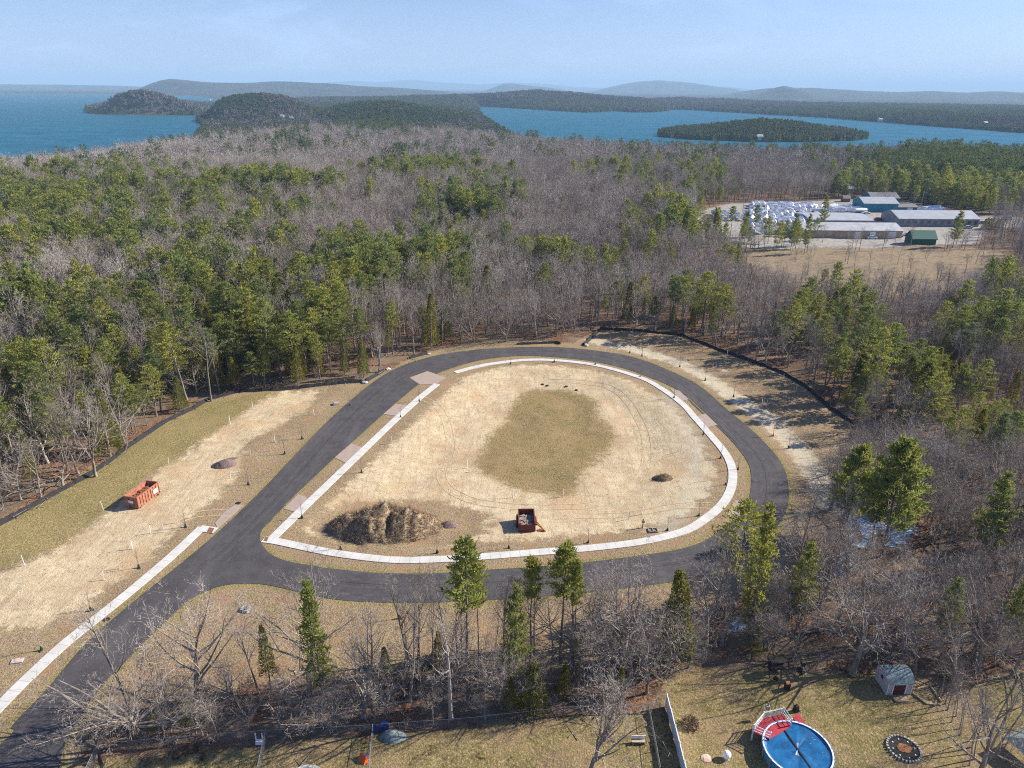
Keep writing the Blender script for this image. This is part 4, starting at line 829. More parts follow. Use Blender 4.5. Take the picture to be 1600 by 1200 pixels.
def sapling(px, py, label, group, guard=None, s=1):
    x, y = P(px, py); T = random.choice(SAP); e = empty('street_sapling', (x, y, gh(x, y)), random.uniform(0, 6), label, 'sapling', group); e.scale = (s,)*3
    for nm, me_ in zip(('stem', 'twigs', 'watering_bag'), T):
        o = bpy.data.objects.new(nm, me_); C.objects.link(o); o.parent = e
        if guard and nm == 'watering_bag': o.data = me_.copy(); o.data.materials[0] = M[guard]
for x, y in [(532, 857), (683, 864), (795, 856), (919, 848), (1043, 829), (472, 809), (1092, 806), (1134, 757), (1126, 716), (1099, 679), (1053, 622), (1000, 589), (930, 570), (866, 566), (798, 569), (655, 627), (626, 652), (565, 738), (1153, 733)]: sapling(x, y, 'young leafless street tree with dark foot bag beside the loop sidewalk', 'saplings along the loop sidewalk', s=random.uniform(.8, 1.1))
for x, y in [(984, 551), (1003, 556), (1062, 573), (1102, 594), (1146, 620), (1232, 700)]: sapling(x, y, 'young leafless street tree on the verge outside the right side of the loop', 'saplings outside the loop')
sapling(1208, 681, 'young leafless tree with an orange guard on the verge of the right road bend', None, 'orangeg')
for x, y in [(472, 686), (445, 709), (388, 757), (290, 823), (217, 887), (142, 954)]: sapling(x, y, 'young leafless street tree in the brown grass left of the main road', 'saplings left of the main road')
sapling(65, 1016, 'young tree with a dark green bag nearest the bottom end of the left sidewalk', None); sapling(624, 966, 'young tree with a pale stone foot on the brown grass below the lower road', None); sapling(547, 634, 'young tree beside the pale catch basin left of the upper road', None, s=.8)
def rock(px, py, r, label, cat='boulder', nm='boulder', mat='stone', flat=.6, group=None, seed=0, size=None):
    x, y = P(px, py); rr = random.Random(seed+int(px)); bm = MB(); n, mm = 9, 6; g = [[None]*n for _ in range(mm+1)]
    for a in range(mm+1):
        for b in range(n):
            th = PI*a/mm; ph = 2*PI*b/n; k = r*rr.uniform(.82, 1.15) if 0 < a < mm else r; g[a][b] = (k*math.sin(th)*math.cos(ph)*(size or 1), k*math.sin(th)*math.sin(ph), k*math.cos(th)*flat)
    for a in range(mm):
        for b in range(n): bm.quad(g[a][b], g[a+1][b], g[a+1][(b+1) % n], g[a][(b+1) % n])
    return tag(bm.build(nm, M[mat], None, False, (x, y, gh(x, y)+r*flat*.35), rr.uniform(0, 3)), label, cat, group)
rock(570, 598, .75, 'pale grey boulder at the end of the left silt fence', flat=.5); rock(607, 577, .6, 'white boulder beside the leaning silt fence scrap', mat='white', flat=.5); rock(670, 553, .5, 'whitish rock at the upper left road bend'); rock(916, 540, .7, 'grey boulder by the short fence at the top of the loop road')
for x, y in [(848, 594), (855, 596), (885, 598), (901, 603)]: rock(x, y, .42, 'dark flat stone lying at the top edge of the inner brown patch', 'stone', 'flat_stone', 'mulch', .45, 'dark stones by the inner patch')
rock(372, 786, .5, 'dark flat manhole cover in the brown grass left of the road', 'manhole cover', 'manhole_cover', 'black', .12); rock(166, 968, .45, 'dark manhole cover beside the left sidewalk', 'manhole cover', 'manhole_cover', 'black', .12)
def boxthing(nm, px, py, parts, label, cat, rz=0, mats=None, group=None):
    x, y = P(px, py); e = empty(nm, (x, y, gh(x, y)), rz, label, cat, group)
    for pn, mat, bl in parts:
        m = MB(); [m.box(*b) for b in bl]; m.build(pn, M[mat], e)
    return e
boxthing('catch_basin', 525, 632, [('basin', 'stone', [((0, 0, -.1), (1.2, 1.0, .55))]), ('lid', 'roofgrey', [((0, 0, .455), (.9, .7, .08))])], 'pale concrete catch basin on the brown grass left of the upper road', 'catch basin', .4)
boxthing('catch_basin', 384, 953, [('basin', 'stone', [((0, 0, -.1), (1.15, .9, .5))]), ('lid', 'roofdark', [((.1, 0, .405), (.7, .6, .06))])], 'grey concrete block on the brown grass inside the lower road fork', 'catch basin', -.3)
boxthing('manhole_slab', 27, 1033, [('slab', 'stone', [((0, 0, -.05), (1.3, .8, .18))]), ('lid', 'clay', [((0, 0, .135), (.5, .5, .03))])], 'flat concrete slab in the grass beside the bottom left sidewalk', 'slab', .25)
boxthing('storm_grate', 1020, 829, [('frame', 'wood', [((-.7, 0, 0), (.12, 1.1, .22)), ((.7, 0, 0), (.12, 1.1, .22)), ((0, -.5, 0), (1.3, .12, .22)), ((0, .5, 0), (1.3, .12, .22)), ((0, 0, 0), (.12, .9, .2))]), ('grate', 'roofdark', [((-.35, 0, .02), (.55, .8, .06)), ((.35, 0, .02), (.55, .8, .06))])], 'low wooden frame around a dark drain inside the lower right of the loop', 'drain')
boxthing('sign_post', 1004, 825, [('post', 'wood', [((0, 0, -.1), (.14, .14, 1.8))]), ('board', 'plank', [((0, -.09, 1.0), (.5, .04, .4))])], 'short wooden post with a small board beside the drain frame', 'post')
# ------------------------------------------------------------------ heaps of earth
def heap(nm, c, a, b, h, mat, label, cat, seed=0, rz=0, weeds=0, power=1.0, cut=0):
    rr = random.Random(seed); n = 34 if a > 4 else 16; m = MB(); X = np.linspace(-a*1.15, a*1.15, n*2); Y = np.linspace(-b*1.15, b*1.15, n); idx = {}; z0 = gh(*c)
    XX, YY = np.meshgrid(X, Y, indexing='ij'); d = np.sqrt((XX/a)**2+(YY/b)**2); nz_ = vnoise(XX+seed*9, YY+50, .9)*.5+vnoise(XX+seed*5, YY, 2.6)*.5
    Z = h*np.clip(1-d**(1.5*power), -.25, 1)*(.7+.6*nz_)+(nz_-.5)*h*.2+(vnoise(XX, YY*.8, .45)-.5)*h*.13
    if cut: Z -= .5*h*np.exp(-((XX-a*.1)/.45)**2)*np.clip(1-d, 0, 1)*(YY < b*.3); Z *= 1-.3*np.clip(-XX/a, 0, 1)*0
    Z = np.where(d > 1.12, -.6, Z); Z[0, :] = Z[-1, :] = -.6; Z[:, 0] = Z[:, -1] = -.6
    ca, sa = math.cos(rz), math.sin(rz)
    for i in range(n*2):
        for j in range(n): m.v.append((XX[i, j], YY[i, j], Z[i, j]))
    for i in range(n*2-1):
        for j in range(n-1): m.f.append((i*n+j, (i+1)*n+j, (i+1)*n+j+1, i*n+j+1)); m.m.append(0)
    e = empty(nm, (c[0], c[1], z0), rz, label, cat); m.build('earth', M[mat], e, True)
    if weeds:
        w = MB()
        for k in range(weeds):
            i = rr.randrange(1, n*2-1); j = rr.randrange(1, n-1)
            if d[i, j] > 1.0: continue
            q = Vector((XX[i, j]+rr.uniform(-.3, .3), YY[i, j]+rr.uniform(-.2, .2), Z[i, j]-.05)); t = q+Vector((rr.uniform(-.3, .3), rr.uniform(-.5, .1), rr.uniform(.25, .85)))*(.6 if a < 4 else 1); u = Vector((rr.uniform(-1, 1), rr.uniform(-1, 1), 0)).normalized()*.035; w.tri(q-u, q+u, t)
        tag(w.build('dead_weeds', M['dead'], e), kind='stuff')
    return e
heap('dirt_mound', (MOUND_C[0]-.4, MOUND_C[1]), 9.3, 5.2, 4.8, 'mound2', 'big weed-covered dirt mound at the pointed lower left end of the loop', 'dirt mound', 3, -.02, 9000, .72, 1)
heap('dirt_heap', P(1038, 742), 1.9, 1.3, .85, 'mound', 'small dark brown heap of earth on the sand at the right inside the loop', 'dirt heap', 5, 0, 350)
heap('gravel_pile', P(351, 726), 2.3, 1.5, 1.1, 'gravelred', 'purple-brown gravel pile on the sandy strip at the left', 'gravel pile', 7, .2, 0); heap('gravel_pile', P(362, 717), 1.4, .7, .35, 'gravelred', 'low dark remnant heap touching the far side of the purple gravel pile', 'gravel pile', 9, .3, 0)
heap('rubble_heap', P(700, 816), 1.6, 1.1, .8, 'gravelred', 'small grey rubble heap at the right foot of the big dirt mound', 'rubble heap', 12, 0, 60); heap('straw_heap', P(1127, 578), 1.7, .9, .35, 'tan', 'low golden straw heap on the grass right of the loop', 'straw heap', 13, 0, 100)
# ------------------------------------------------------------------ roll-off containers
def container(loc, rz, Lx, W, Hh, col, label, door=False, fill=.5, sign=False):
    e = empty('rolloff_container', loc, rz, label, 'roll-off container'); t = .08; m = MB()
    m.box((0, 0, .22), (Lx, W, .1)); m.box((0, W/2-t/2, .322), (Lx, t, Hh-.3)); m.box((0, -W/2+t/2, .322), (Lx, t, Hh-.3)); m.box((Lx/2-t/2, 0, .322), (t-.004, W-2*t, Hh-.3)); 
    if not door: m.box((-Lx/2+t/2, 0, .322), (t-.004, W-2*t, Hh-.3))
    m.build('box', M[col], e)
    r = MB(); n = int(Lx/.62)
    for k in range(n+1):
        x = -Lx/2+.06+(Lx-.12)*k/n
        for s in (-1, 1): r.box((x, s*(W/2+.05), .3), (.09, .10, Hh-.34))
    for s in (-1, 1): r.box((0, s*(W/2+.03), Hh-.06), (Lx+.1, .16, .12)); r.box((0, s*.42, .02), (Lx*.98, .12, .2))
    r.box((Lx/2+.04, 0, Hh-.05), (.1, W-.1, .12))
    if not door: r.box((-Lx/2-.04, 0, Hh-.05), (.1, W-.1, .12)); r.box((-Lx/2-.05, -.45, .3), (.08, .08, Hh-.4)); r.box((-Lx/2-.05, .45, .3), (.08, .08, Hh-.4))
    r.build('ribs', M[col], e)
    d = MB(); rr = random.Random(4)
    d.box((0, 0, .33), (Lx-.2, W-.2, fill*Hh*.6))
    for k in range(90): d.box((rr.uniform(-Lx/2+.5, Lx/2-.5), rr.uniform(-W/2+.4, W/2-.4), .33+fill*Hh*.6-.05+rr.uniform(-.1, .15)), (rr.uniform(.2, 1.3), rr.uniform(.06, .4), rr.uniform(.05, .3)), rr.uniform(0, 3))
    d.build('rubbish', M['debris' if door else 'rust'], e)
    for sx in (-1, 1):
        for sy in (-1, 1): w_ = MB(); w_.tube((sx*(Lx/2-.45), sy*(W/2-.2), .16), (sx*(Lx/2-.45), sy*(W/2+.02), .16), .16, .16, 10, True); w_.build('wheel', M['rubber'], e)
    if sign: s_ = MB(); s_.box((-Lx/2-.10, 0, Hh*.5), (.03, .9, .5)); s_.build('label_plate', M['white'], e); s2 = MB(); s2.box((1.6, -W/2-.11, Hh*.35), (1.1, .03, .8)); s2.build('faded_patch', M['cream'], e)
    return e
a, b, c_ = P(201, 792), P(216.6, 795), P(247.5, 772); ang = math.atan2(c_[1]-b[1], c_[0]-b[0]); Wd = math.hypot(b[0]-a[0], b[1]-a[1]); Ld = math.hypot(c_[0]-b[0], c_[1]-b[1]); print('dumpster', Wd, Ld)
Ld = min(max(Ld, 5.2), 6.4); W_ = 2.35; cx = b[0]+math.cos(ang)*Ld/2-math.sin(ang)*W_/2; cy_ = b[1]+math.sin(ang)*Ld/2+math.cos(ang)*W_/2
container((cx, cy_, gh(cx, cy_)), ang, Ld, W_, 2.3, 'orange', 'rusty orange roll-off container on the sandy strip at the left', False, .75, True)
x, y = P(822.5, 818); z = gh(x, y); e = container((x, y, z), PI/2+.03, 4.2, 2.5, 1.75, 'darkred', 'dark red open-ended waste container on the sand inside the lower loop', True, .45)
m = MB(); m.box((-2.1, 0, .25), (.1, 2.4, 1.3)); m.build('low_tailgate', M['darkred'], e)
m = MB(); m.tube((-1.2, -1.3, 1.4), (-2.0, -3.0, .15), .09, .07, 6, True); m.tube((-.6, -1.3, 1.5), (-1.8, -2.9, .2), .08, .06, 6, True); m.box((-1.6, -2.2, .1), (.9, 1.3, .12), .3, (.6, .8)); m.box((0.2, -1.55, .4), (1.6, .5, .9), 0, (.8, .3)); m.build('hitch_arm', M['rust'], e)
m = MB(); m.tube((-.4, 1.3, .42), (-.4, 1.68, .42), .42, .42, 14, True); m.build('wheel', M['rubber'], e); m = MB(); m.tube((.9, 1.3, .42), (.9, 1.6, .42), .42, .42, 14, True); m.build('wheel', M['rubber'], e); m = MB(); m.box((.4, 1.5, .5), (2.2, .35, .9), 0, (.8, .4)); m.build('mudguard', M['darkred'], e)
# ------------------------------------------------------------------ backyard with pool
R = 3.45; x, y = P(1243, 1165, 1.3)[0], P(1240, 1129, 1.35)[1]-R; e = empty('round_pool', (x, y, gh(x, y)), 0, 'round above-ground pool with a bright blue cover beside the red deck', 'pool')
m = MB(); nS = 40
for k in range(nS):
    a, b = 2*PI*k/nS, 2*PI*(k+1)/nS; m.quad((R*math.cos(a), R*math.sin(a), -.05), (R*math.cos(b), R*math.sin(b), -.05), (R*math.cos(b), R*math.sin(b), 1.28), (R*math.cos(a), R*math.sin(a), 1.28))
m.build('wall', plain('pool_wall', (.05, .22, .34), .5, var=.3, scale=2, dirt=(.2, .16, .13)), e)
m = MB()
for k in range(nS):
    a, b = 2*PI*k/nS, 2*PI*(k+1)/nS
    for (r0, z0, r1, z1) in ((R-.08, 1.28, R+.08, 1.28), (R+.08, 1.28, R+.08, 1.35), (R+.08, 1.35, R-.08, 1.35), (R-.08, 1.35, R-.08, 1.28)): m.quad((r0*math.cos(a), r0*math.sin(a), z0), (r1*math.cos(a), r1*math.sin(a), z1), (r1*math.cos(b), r1*math.sin(b), z1), (r0*math.cos(b), r0*math.sin(b), z0))
m.build('rim', M['vinyl'], e)
m = MB(); rr = random.Random(2); rings = [0, .8, 1.6, 2.4, 3.1, 3.6, R-.11]
def cz(r, a): return 1.34 if r > R-.2 else 1.16+.03*math.sin(a*5+r)+.03*rr.random()
G = [[(r*math.cos(2*PI*k/nS), r*math.sin(2*PI*k/nS), cz(r, 2*PI*k/nS)) for k in range(nS)] for r in rings]
for i_ in range(len(rings)-1):
    for k in range(nS): m.quad(G[i_][k], G[i_+1][k], G[i_+1][(k+1) % nS], G[i_][(k+1) % nS])
m.build('cover', M['cover'], e, True); m = MB(); m.box((0, 0, 1.2), (.14, 2*R-.3, .045), -2.55+PI/2+1.2); m.build('cover_seam', M['mulch'], e)
for k in range(16): a = 2*PI*k/16; m = MB(); m.box((R*1.02*math.cos(a), R*1.02*math.sin(a), 0), (.10, .16, 1.38), a); m.build('upright', M['greysid'], e)
dk = PP([(1174, 1146), (1190, 1125), (1222, 1118), (1236, 1134), (1232, 1140), (1200, 1152)], 1.25); ox, oy = dk[0]
dk = PP([(1176, 1146), (1192, 1126), (1223, 1119), (1236, 1137), (1203, 1158)], 1.25); e = empty('pool_deck', (dk[0][0], dk[0][1], gh(*dk[0])), 0, 'red painted deck with white railings standing at the blue pool', 'deck'); loc = [(p[0]-dk[0][0], p[1]-dk[0][1]) for p in dk]
m = MB(); m.prism(loc, 1.1, 1.25); m.build('floor', M['deckred'], e)
m = MB()
for k in range(5): f = (k+.5)/5; p = Vector(loc[1]).lerp(Vector(loc[2]), f); q = Vector(loc[0]).lerp(Vector(loc[4]), f); m.tube((p.x, p.y, 1.253), (q.x, q.y, 1.253), .012, .012, 4)
m.build('board_gaps', M['reddoor'], e)
for k in range(5):
    if k == 3: continue
    p, q = Vector(loc[k]), Vector(loc[(k+1) % 5]); L_ = (q-p).length
    m = MB(); m.tube((p.x, p.y, 2.15), (q.x, q.y, 2.15), .055, .055, 5, True); m.tube((p.x, p.y, 1.75), (q.x, q.y, 1.75), .03, .03, 4); m.tube((p.x, p.y, 1.42), (q.x, q.y, 1.42), .03, .03, 4)
    for j in range(int(L_/.5)+1): c = p.lerp(q, min(j*.5/L_, 1)); m.tube((c.x, c.y, 1.2), (c.x, c.y, 2.15), .022, .022, 4)
    m.build('railing', M['vinyl'], e)
for p in loc: m = MB(); m.box((p[0]*.98, p[1], -.1), (.12, .12, 2.35)); m.build('post', M['vinyl'], e)
q2 = PP([(1238, 1124), (1247, 1117), (1258, 1134), (1250, 1139)], .8); m = MB(); m.prism([(p[0]-dk[0][0], p[1]-dk[0][1]) for p in q2], .05, .8); m.build('lower_platform', M['deckred'], e)
boxthing('deck_planter', 1196, 1123, [('pot', 'stone', [((0, 0, 1.3), (.35, .35, .5), 0, (1.2, 1.2))]), ('stalk', 'wood', [((0, 0, 1.8), (.12, .12, .5))])], 'grey planter standing in the left corner of the red deck', 'planter', 0)
boxthing('pool_pump', 1243, 1112, [('tank', 'black', [((0, 0, 0), (.6, .5, .85), .3, (.7, .7))]), ('pipe', 'steel', [((.4, 0, .1), (.5, .1, .1))])], 'black pool pump behind the lower red platform', 'pump')
# garden shed
x, y = P(1403, 1086); x0 = P(1384, 1086)[0]; x1 = P(1423, 1086)[0]; W = x1-x0; D = 2.7; e = empty('garden_shed', (x, y, gh(x, y)), .02, 'small pale garden shed with a dark red door and mottled green-grey roof', 'shed')
hz = 1.75; m = MB(); m.box((0, D/2, -.1), (W, D, hz+.1))
prof = [(0-.12, hz-.05), (.35, hz+.42), (.9, hz+.66), (D/2, hz+.74), (D-.9, hz+.66), (D-.35, hz+.42), (D+.12, hz-.05)]
for s in (-1, 1):
    b_ = len(m.v); pr = prof[1:-1]; pf = [(0, hz)]+pr+[(D, hz)]; m.v += [(s*W/2*.998, p[0], p[1]) for p in pf]; m.f.append(tuple(range(b_, b_+len(pf)))); m.m.append(0)
m.build('wall', M['shedwall'], e); m = MB()
for (ya, za), (yb, zb) in zip(prof, prof[1:]): m.quad((-W/2-.15, ya, za+.05), (W/2+.15, ya, za+.05), (W/2+.15, yb, zb+.05), (-W/2-.15, yb, zb+.05)); m.quad((-W/2-.15, ya, za-.01), (-W/2-.15, yb, zb-.01), (W/2+.15, yb, zb-.01), (W/2+.15, ya, za-.01)); [m.quad((s*(W/2+.15), ya, za-.01), (s*(W/2+.15), yb, zb-.01), (s*(W/2+.15), yb, zb+.05), (s*(W/2+.15), ya, za+.05)) for s in (-1, 1)]
m.build('roof', M['shingle'], e); m = MB(); m.box((-.05, -.03, 0), (1.35, .06, 1.4)); dd_ = m.build('door', M['reddoor'], e); m = MB(); m.box((.45, -.08, .9), (.05, .05, .18)); m.build('handle', M['steel'], dd_)
m = MB(); [m.box((s, -.035, -.05), (.12, .07, 1.55)) for s in (-.80, .70)]; m.box((-.05, -.035, 1.51), (1.62, .068, .11)); [m.box((s*(W/2-.05), -.03, -.05), (.10, .055, 1.8)) for s in (-1, 1)]; m.build('trim', M['white'], e); m = MB(); m.box((-W/2-.02, D/2, 1.2), (.05, .4, .4)); m.build('vent', M['mulch'], e)
m = MB(); m.box((-.05, -.6, -.05), (1.6, 1.0, .14)); m.build('ramp', M['wood'], e)
# log border triangle, flower ring, bits
def ground_rod(m, p, q, r, o): a = P(*p); b = P(*q); m.tube((a[0]-o[0], a[1]-o[1], gh(*a)+r*.8), (b[0]-o[0], b[1]-o[1], gh(*b)+r*.8), r, r*.8, 7, True)
o = P(1425, 1085); e = empty('log_border', (o[0], o[1], 0), 0, 'triangle of pale logs around dark brush right of the garden shed', 'log border')
for p, q in (((1424, 1084), (1446, 1101)), ((1446, 1101), (1470, 1104)), ((1470, 1099), (1452, 1072)), ((1453, 1072), (1427, 1080)), ((1440, 1096), (1461, 1104))): m = MB(); ground_rod(m, p, q, .12, o); m.build('log', M['plank'], e)
m = MB(); rr = random.Random(8)
for k in range(60): u, v = rr.random(), rr.random(); u, v = (1-u, 1-v) if u+v > 1 else (u, v); A1, B1, C1 = P(1426, 1084), P(1468, 1102), P(1452, 1074); px_, py_ = A1[0]+u*(B1[0]-A1[0])+v*(C1[0]-A1[0])-o[0], A1[1]+u*(B1[1]-A1[1])+v*(C1[1]-A1[1])-o[1]; a = rr.uniform(0, 3.1); m.tube((px_, py_, .05), (px_+math.cos(a)*rr.uniform(.3, 1.1), py_+math.sin(a)*.6, rr.uniform(.1, .5)), .03, .01, 3)
tag(m.build('brush', M['pinebark'], e), kind='stuff')
x, y = P(1411.5, 1172); e = empty('flower_ring', (x, y, gh(x, y)), 0, 'round stone-edged flowerbed with dark mulch at the bottom right', 'flowerbed'); R = 1.62; m = MB()
m.prism([(R*math.cos(2*PI*k/28), R*math.sin(2*PI*k/28)) for k in range(28)], -.1, .07); m.build('mulch', M['mulch'], e); m = MB(); m.prism([(rr.uniform(.45, .75)*math.cos(2*PI*k/14)*1.2, rr.uniform(.45, .75)*math.sin(2*PI*k/14)) for k in range(14)], .0, .12); m.build('leaf_centre', M['redleaf'], e)
for k in range(30): a = 2*PI*k/30; m = MB(); m.box((R*math.cos(a), R*math.sin(a), -.05), (.26, .24, .24), a+rr.uniform(-.2, .2), (.75, .75)); m.build('edging_stone', M['stone'], e)
for k in range(8): a = 2*PI*k/8; m = MB(); m.box((1.15*math.cos(a), 1.15*math.sin(a), .05), (.16, .16, .1), a, (.7, .7)); m.build('inner_stone', M['white'], e)
x, y = P(1134, 1190); e = empty('gazing_ball', (x, y, gh(x, y)), 0, 'white ball-shaped garden ornament on a short base left of the pool', 'garden ornament'); m = MB()
for a in range(8):
    for b in range(14):
        def sp(i, j): th = PI*i/8; ph = 2*PI*j/14; return (.45*math.sin(th)*math.cos(ph), .45*math.sin(th)*math.sin(ph), .62+.45*math.cos(th))
        m.quad(sp(a, b), sp(a+1, b), sp(a+1, b+1), sp(a, b+1))
m.build('ball', M['white'], e, True); m = MB(); m.tube((0, 0, -.1), (0, 0, .28), .3, .2, 10, True); m.build('base', M['stone'], e)
rock(1103, 1191, .55, 'low pinkish round stone on the lawn left of the white ball', 'stone', 'lawn_stone', 'clay', .25)
def shrub(px, py, r, label, mat='cedar', nm='shrub'):
    x, y = P(px, py); random.seed(int(px)); mc = MB(); mt = MB()
    for k in range(420): d = rv().normalized(); d.z = abs(d.z)*1.1; q = d*r*random.uniform(.45, 1); mc.quad(q-rv(.12), q+rv(.16), q+d*.22+rv(.1), q+d*.18-rv(.1))
    for k in range(9): a = rv(); mt.tube((0, 0, -.05), (a.x*r*.6, a.y*r*.6, abs(a.z)*r), .03, .01, 3)
    e = empty(nm, (x, y, gh(x, y)), 0, label, 'shrub'); mc.build('leaves', M[mat], e); mt.build('stems', M['bark'], e)
shrub(1078, 1136, .95, 'dark brown round shrub on the lawn right of the white fence', 'dead'); shrub(1478, 1060, .8, 'small yellow-green shrub right of the log triangle')
def rail_fence(nm, pxs, h, label, cat, kind):
    p = PP(pxs); o = p[0]; e = empty(nm, (o[0], o[1], gh(*o)), 0, label, cat); z0 = gh(*o)
    for (a, b) in zip(p, p[1:]):
        L_ = math.hypot(b[0]-a[0], b[1]-a[1]); n = max(1, round(L_/2.4)); ang = math.atan2(b[1]-a[1], b[0]-a[0])
        for k in range(n+1):
            f = k/n; x, y = a[0]+(b[0]-a[0])*f, a[1]+(b[1]-a[1])*f; m = MB()
            if kind == 'vinyl': m.box((x-o[0], y-o[1], gh(x, y)-z0-.1), (.14, .14, h+.25), ang); m.box((x-o[0], y-o[1], gh(x, y)-z0+h+.15), (.18, .18, .08), ang, (.3, .3))
            else: m.tube((x-o[0], y-o[1], gh(x, y)-z0-.1), (x-o[0], y-o[1], gh(x, y)-z0+h+.05), .035, .035, 6, True)
            m.build('post', M['vinyl' if kind == 'vinyl' else 'steel'], e)
            if k < n:
                f2 = (k+1)/n; x2, y2 = a[0]+(b[0]-a[0])*f2, a[1]+(b[1]-a[1])*f2; za, zb = gh(x, y)-z0, gh(x2, y2)-z0; m = MB()
                if kind == 'vinyl': m.box(((x+x2)/2-o[0], (y+y2)/2-o[1], (za+zb)/2+.04), (L_/n-.15, .05, h), ang); m.box(((x+x2)/2-o[0], (y+y2)/2-o[1], (za+zb)/2+h+.03), (L_/n-.15, .09, .07), ang); m.build('panel', M['vinyl'], e)
                else:
                    A1 = Vector((x-o[0], y-o[1], 0)); B1 = Vector((x2-o[0], y2-o[1], 0)); m.tube(A1+Vector((0, 0, za+h)), B1+Vector((0, 0, zb+h)), .03, .03, 5)
                    for j in range(1, 6): m.tube(A1+Vector((0, 0, za+h*j/6)), B1+Vector((0, 0, zb+h*j/6)), .007, .007, 3)
                    for j in range(16): c = A1.lerp(B1, j/16); c2 = A1.lerp(B1, (j+1)/16); m.tube(c+Vector((0, 0, za+.03)), c2+Vector((0, 0, za+h)), .006, .006, 3); m.tube(c2+Vector((0, 0, za+.03)), c+Vector((0, 0, za+h)), .006, .006, 3)
                    m.build('wire_panel', M['steel'], e)
rail_fence('vinyl_fence', [(1040, 1105), (1066, 1215), (1078, 1260)], 1.75, 'solid white vinyl fence running down left of the pool lawn', 'fence', 'vinyl')
rail_fence('wire_fence', [(128, 1174), (417, 1157), (584, 1149)], 1.2, 'grey wire fence along the bottom woods, left half beside the road', 'fence', 'wire'); rail_fence('wire_fence', [(585, 1149), (740, 1137), (880, 1122), (1030, 1112)], 1.2, 'grey wire fence along the bottom woods, right half up to the white fence', 'fence', 'wire')
rail_fence('wire_fence', [(418, 1158), (405, 1215)], 1.5, 'wire fence running down to the frame edge left of the round trampoline', 'fence', 'wire'); rail_fence('wire_fence', [(584, 1150), (578, 1215)], 1.5, 'wire fence running down beside the orange and blue tent', 'fence', 'wire'); rail_fence('wire_fence', [(158, 1172), (138, 1215)], 1.4, 'short wire fence running down in the bottom left corner', 'fence', 'wire'); rail_fence('wire_fence', [(1012, 1112), (1030, 1215)], 1.1, 'thin dark wire fence in the shadow left of the white fence', 'fence', 'wire')
x, y = P(476, 1226, .8); e = empty('round_trampoline', (x, y, gh(x, y)), 0, 'round trampoline with a pale rim and teal mat cut by the bottom edge', 'trampoline'); m = MB(); R = 2.1
for k in range(28):
    a, b = 2*PI*k/28, 2*PI*(k+1)/28
    for r0, z0, r1, z1 in ((R, .88, R-.35, .9), (R, .8, R, .88)): m.quad((r0*math.cos(a), r0*math.sin(a), z0), (r0*math.cos(b), r0*math.sin(b), z0), (r1*math.cos(b), r1*math.sin(b), z1), (r1*math.cos(a), r1*math.sin(a), z1))
m.build('rim', M['stone'], e); m = MB(); m.prism([((R-.34)*math.cos(2*PI*k/28), (R-.34)*math.sin(2*PI*k/28)) for k in range(28)], .84, .87); m.build('mat', M['teal'], e)
for k in range(6): a = 2*PI*k/6; m = MB(); m.tube((R*.95*math.cos(a), R*.95*math.sin(a), -.1), (R*.95*math.cos(a), R*.95*math.sin(a), .82), .03, .03, 6); m.build('leg', M['steel'], e)
x, y = P(569, 1190); e = empty('play_tent', (x, y, gh(x, y)), .5, 'small orange and blue play tent against the wire fence at the bottom', 'play tent'); m = MB(); m.quad((-.9, -.7, 0), (.9, -.7, 0), (.7, 0, 1.2), (-.7, 0, 1.2)); m.tri((.9, -.7, 0), (.9, .7, 0), (.7, 0, 1.2)); m.build('blue_side', M['blue'], e); m = MB(); m.quad((.9, .7, 0), (-.9, .7, 0), (-.7, 0, 1.21), (.7, 0, 1.21)); m.tri((-.9, .7, 0), (-.9, -.7, 0), (-.7, 0, 1.2)); m.build('orange_side', M['tent_o'], e); e.scale = (.6, .6, .6); e.rotation_euler[2] = 2.4
boxthing('plastic_barrel', 586, 1147, [('drum', 'blue', [((0, 0, 0), (.45, .45, .5), .3, (1.1, 1.1)), ((0, 0, .5), (.5, .5, .25), .3, (.85, .85))]), ('lid', 'blue', [((0, 0, .753), (.4, .4, .06), .3)])], 'blue plastic barrel by the corner of the wire fence', 'barrel'); boxthing('plastic_barrel', 601, 1143, [('drum', 'blue', [((0, 0, 0), (.9, .6, .4), .1, (1.1, 1.1)), ((0, 0, .4), (1.0, .66, .3), .1, (.85, .85))]), ('lid', 'blue', [((0, 0, .703), (.8, .5, .05), .1)])], 'wide blue tub behind the grey tarp at the fence', 'tub')
heap('tarped_pile', P(614, 1155), 1.4, .9, .8, 'tarp', 'grey-green tarp lying over a pile beside the blue tubs', 'tarp', 21)
boxthing('wall_hung_unit', 407, 1165, [('frame', 'white', [((-.35, 0, 0), (.1, .1, 1.5)), ((.35, 0, 0), (.1, .1, 1.5))]), ('box', 'white', [((0, -.1, .15), (.75, .4, .45), 0, (.9, .9))])], 'white post frame with a small box at the wire fence corner', 'post box'); boxthing('garden_bench', 997, 1166, [('seat', 'plank', [((0, 0, .38), (1.5, .45, .06))]), ('backrest', 'white', [((0, .22, .5), (1.5, .05, .4))]), ('leg', 'steel', [((-.6, 0, 0), (.08, .4, .38))]), ('leg', 'steel', [((.6, 0, 0), (.08, .4, .38))])], 'pale garden bench in the yard right of the lavender bare tree', 'bench')
boxthing('rubbish_bin', 1229, 1078, [('bin', 'black', [((0, 0, 0), (.5, .5, .9), 0, (1.15, 1.15))]), ('lid', 'rust', [((0, 0, .903), (.6, .6, .08), 0, (.8, .8))])], 'dark bin standing alone on the lawn above the deck', 'bin')
x, y = P(1212, 1050); e = empty('garden_swing', (x, y, gh(x, y)), .2, 'dark metal garden swing and chairs in the shade above the pool lawn', 'garden swing'); m = MB()
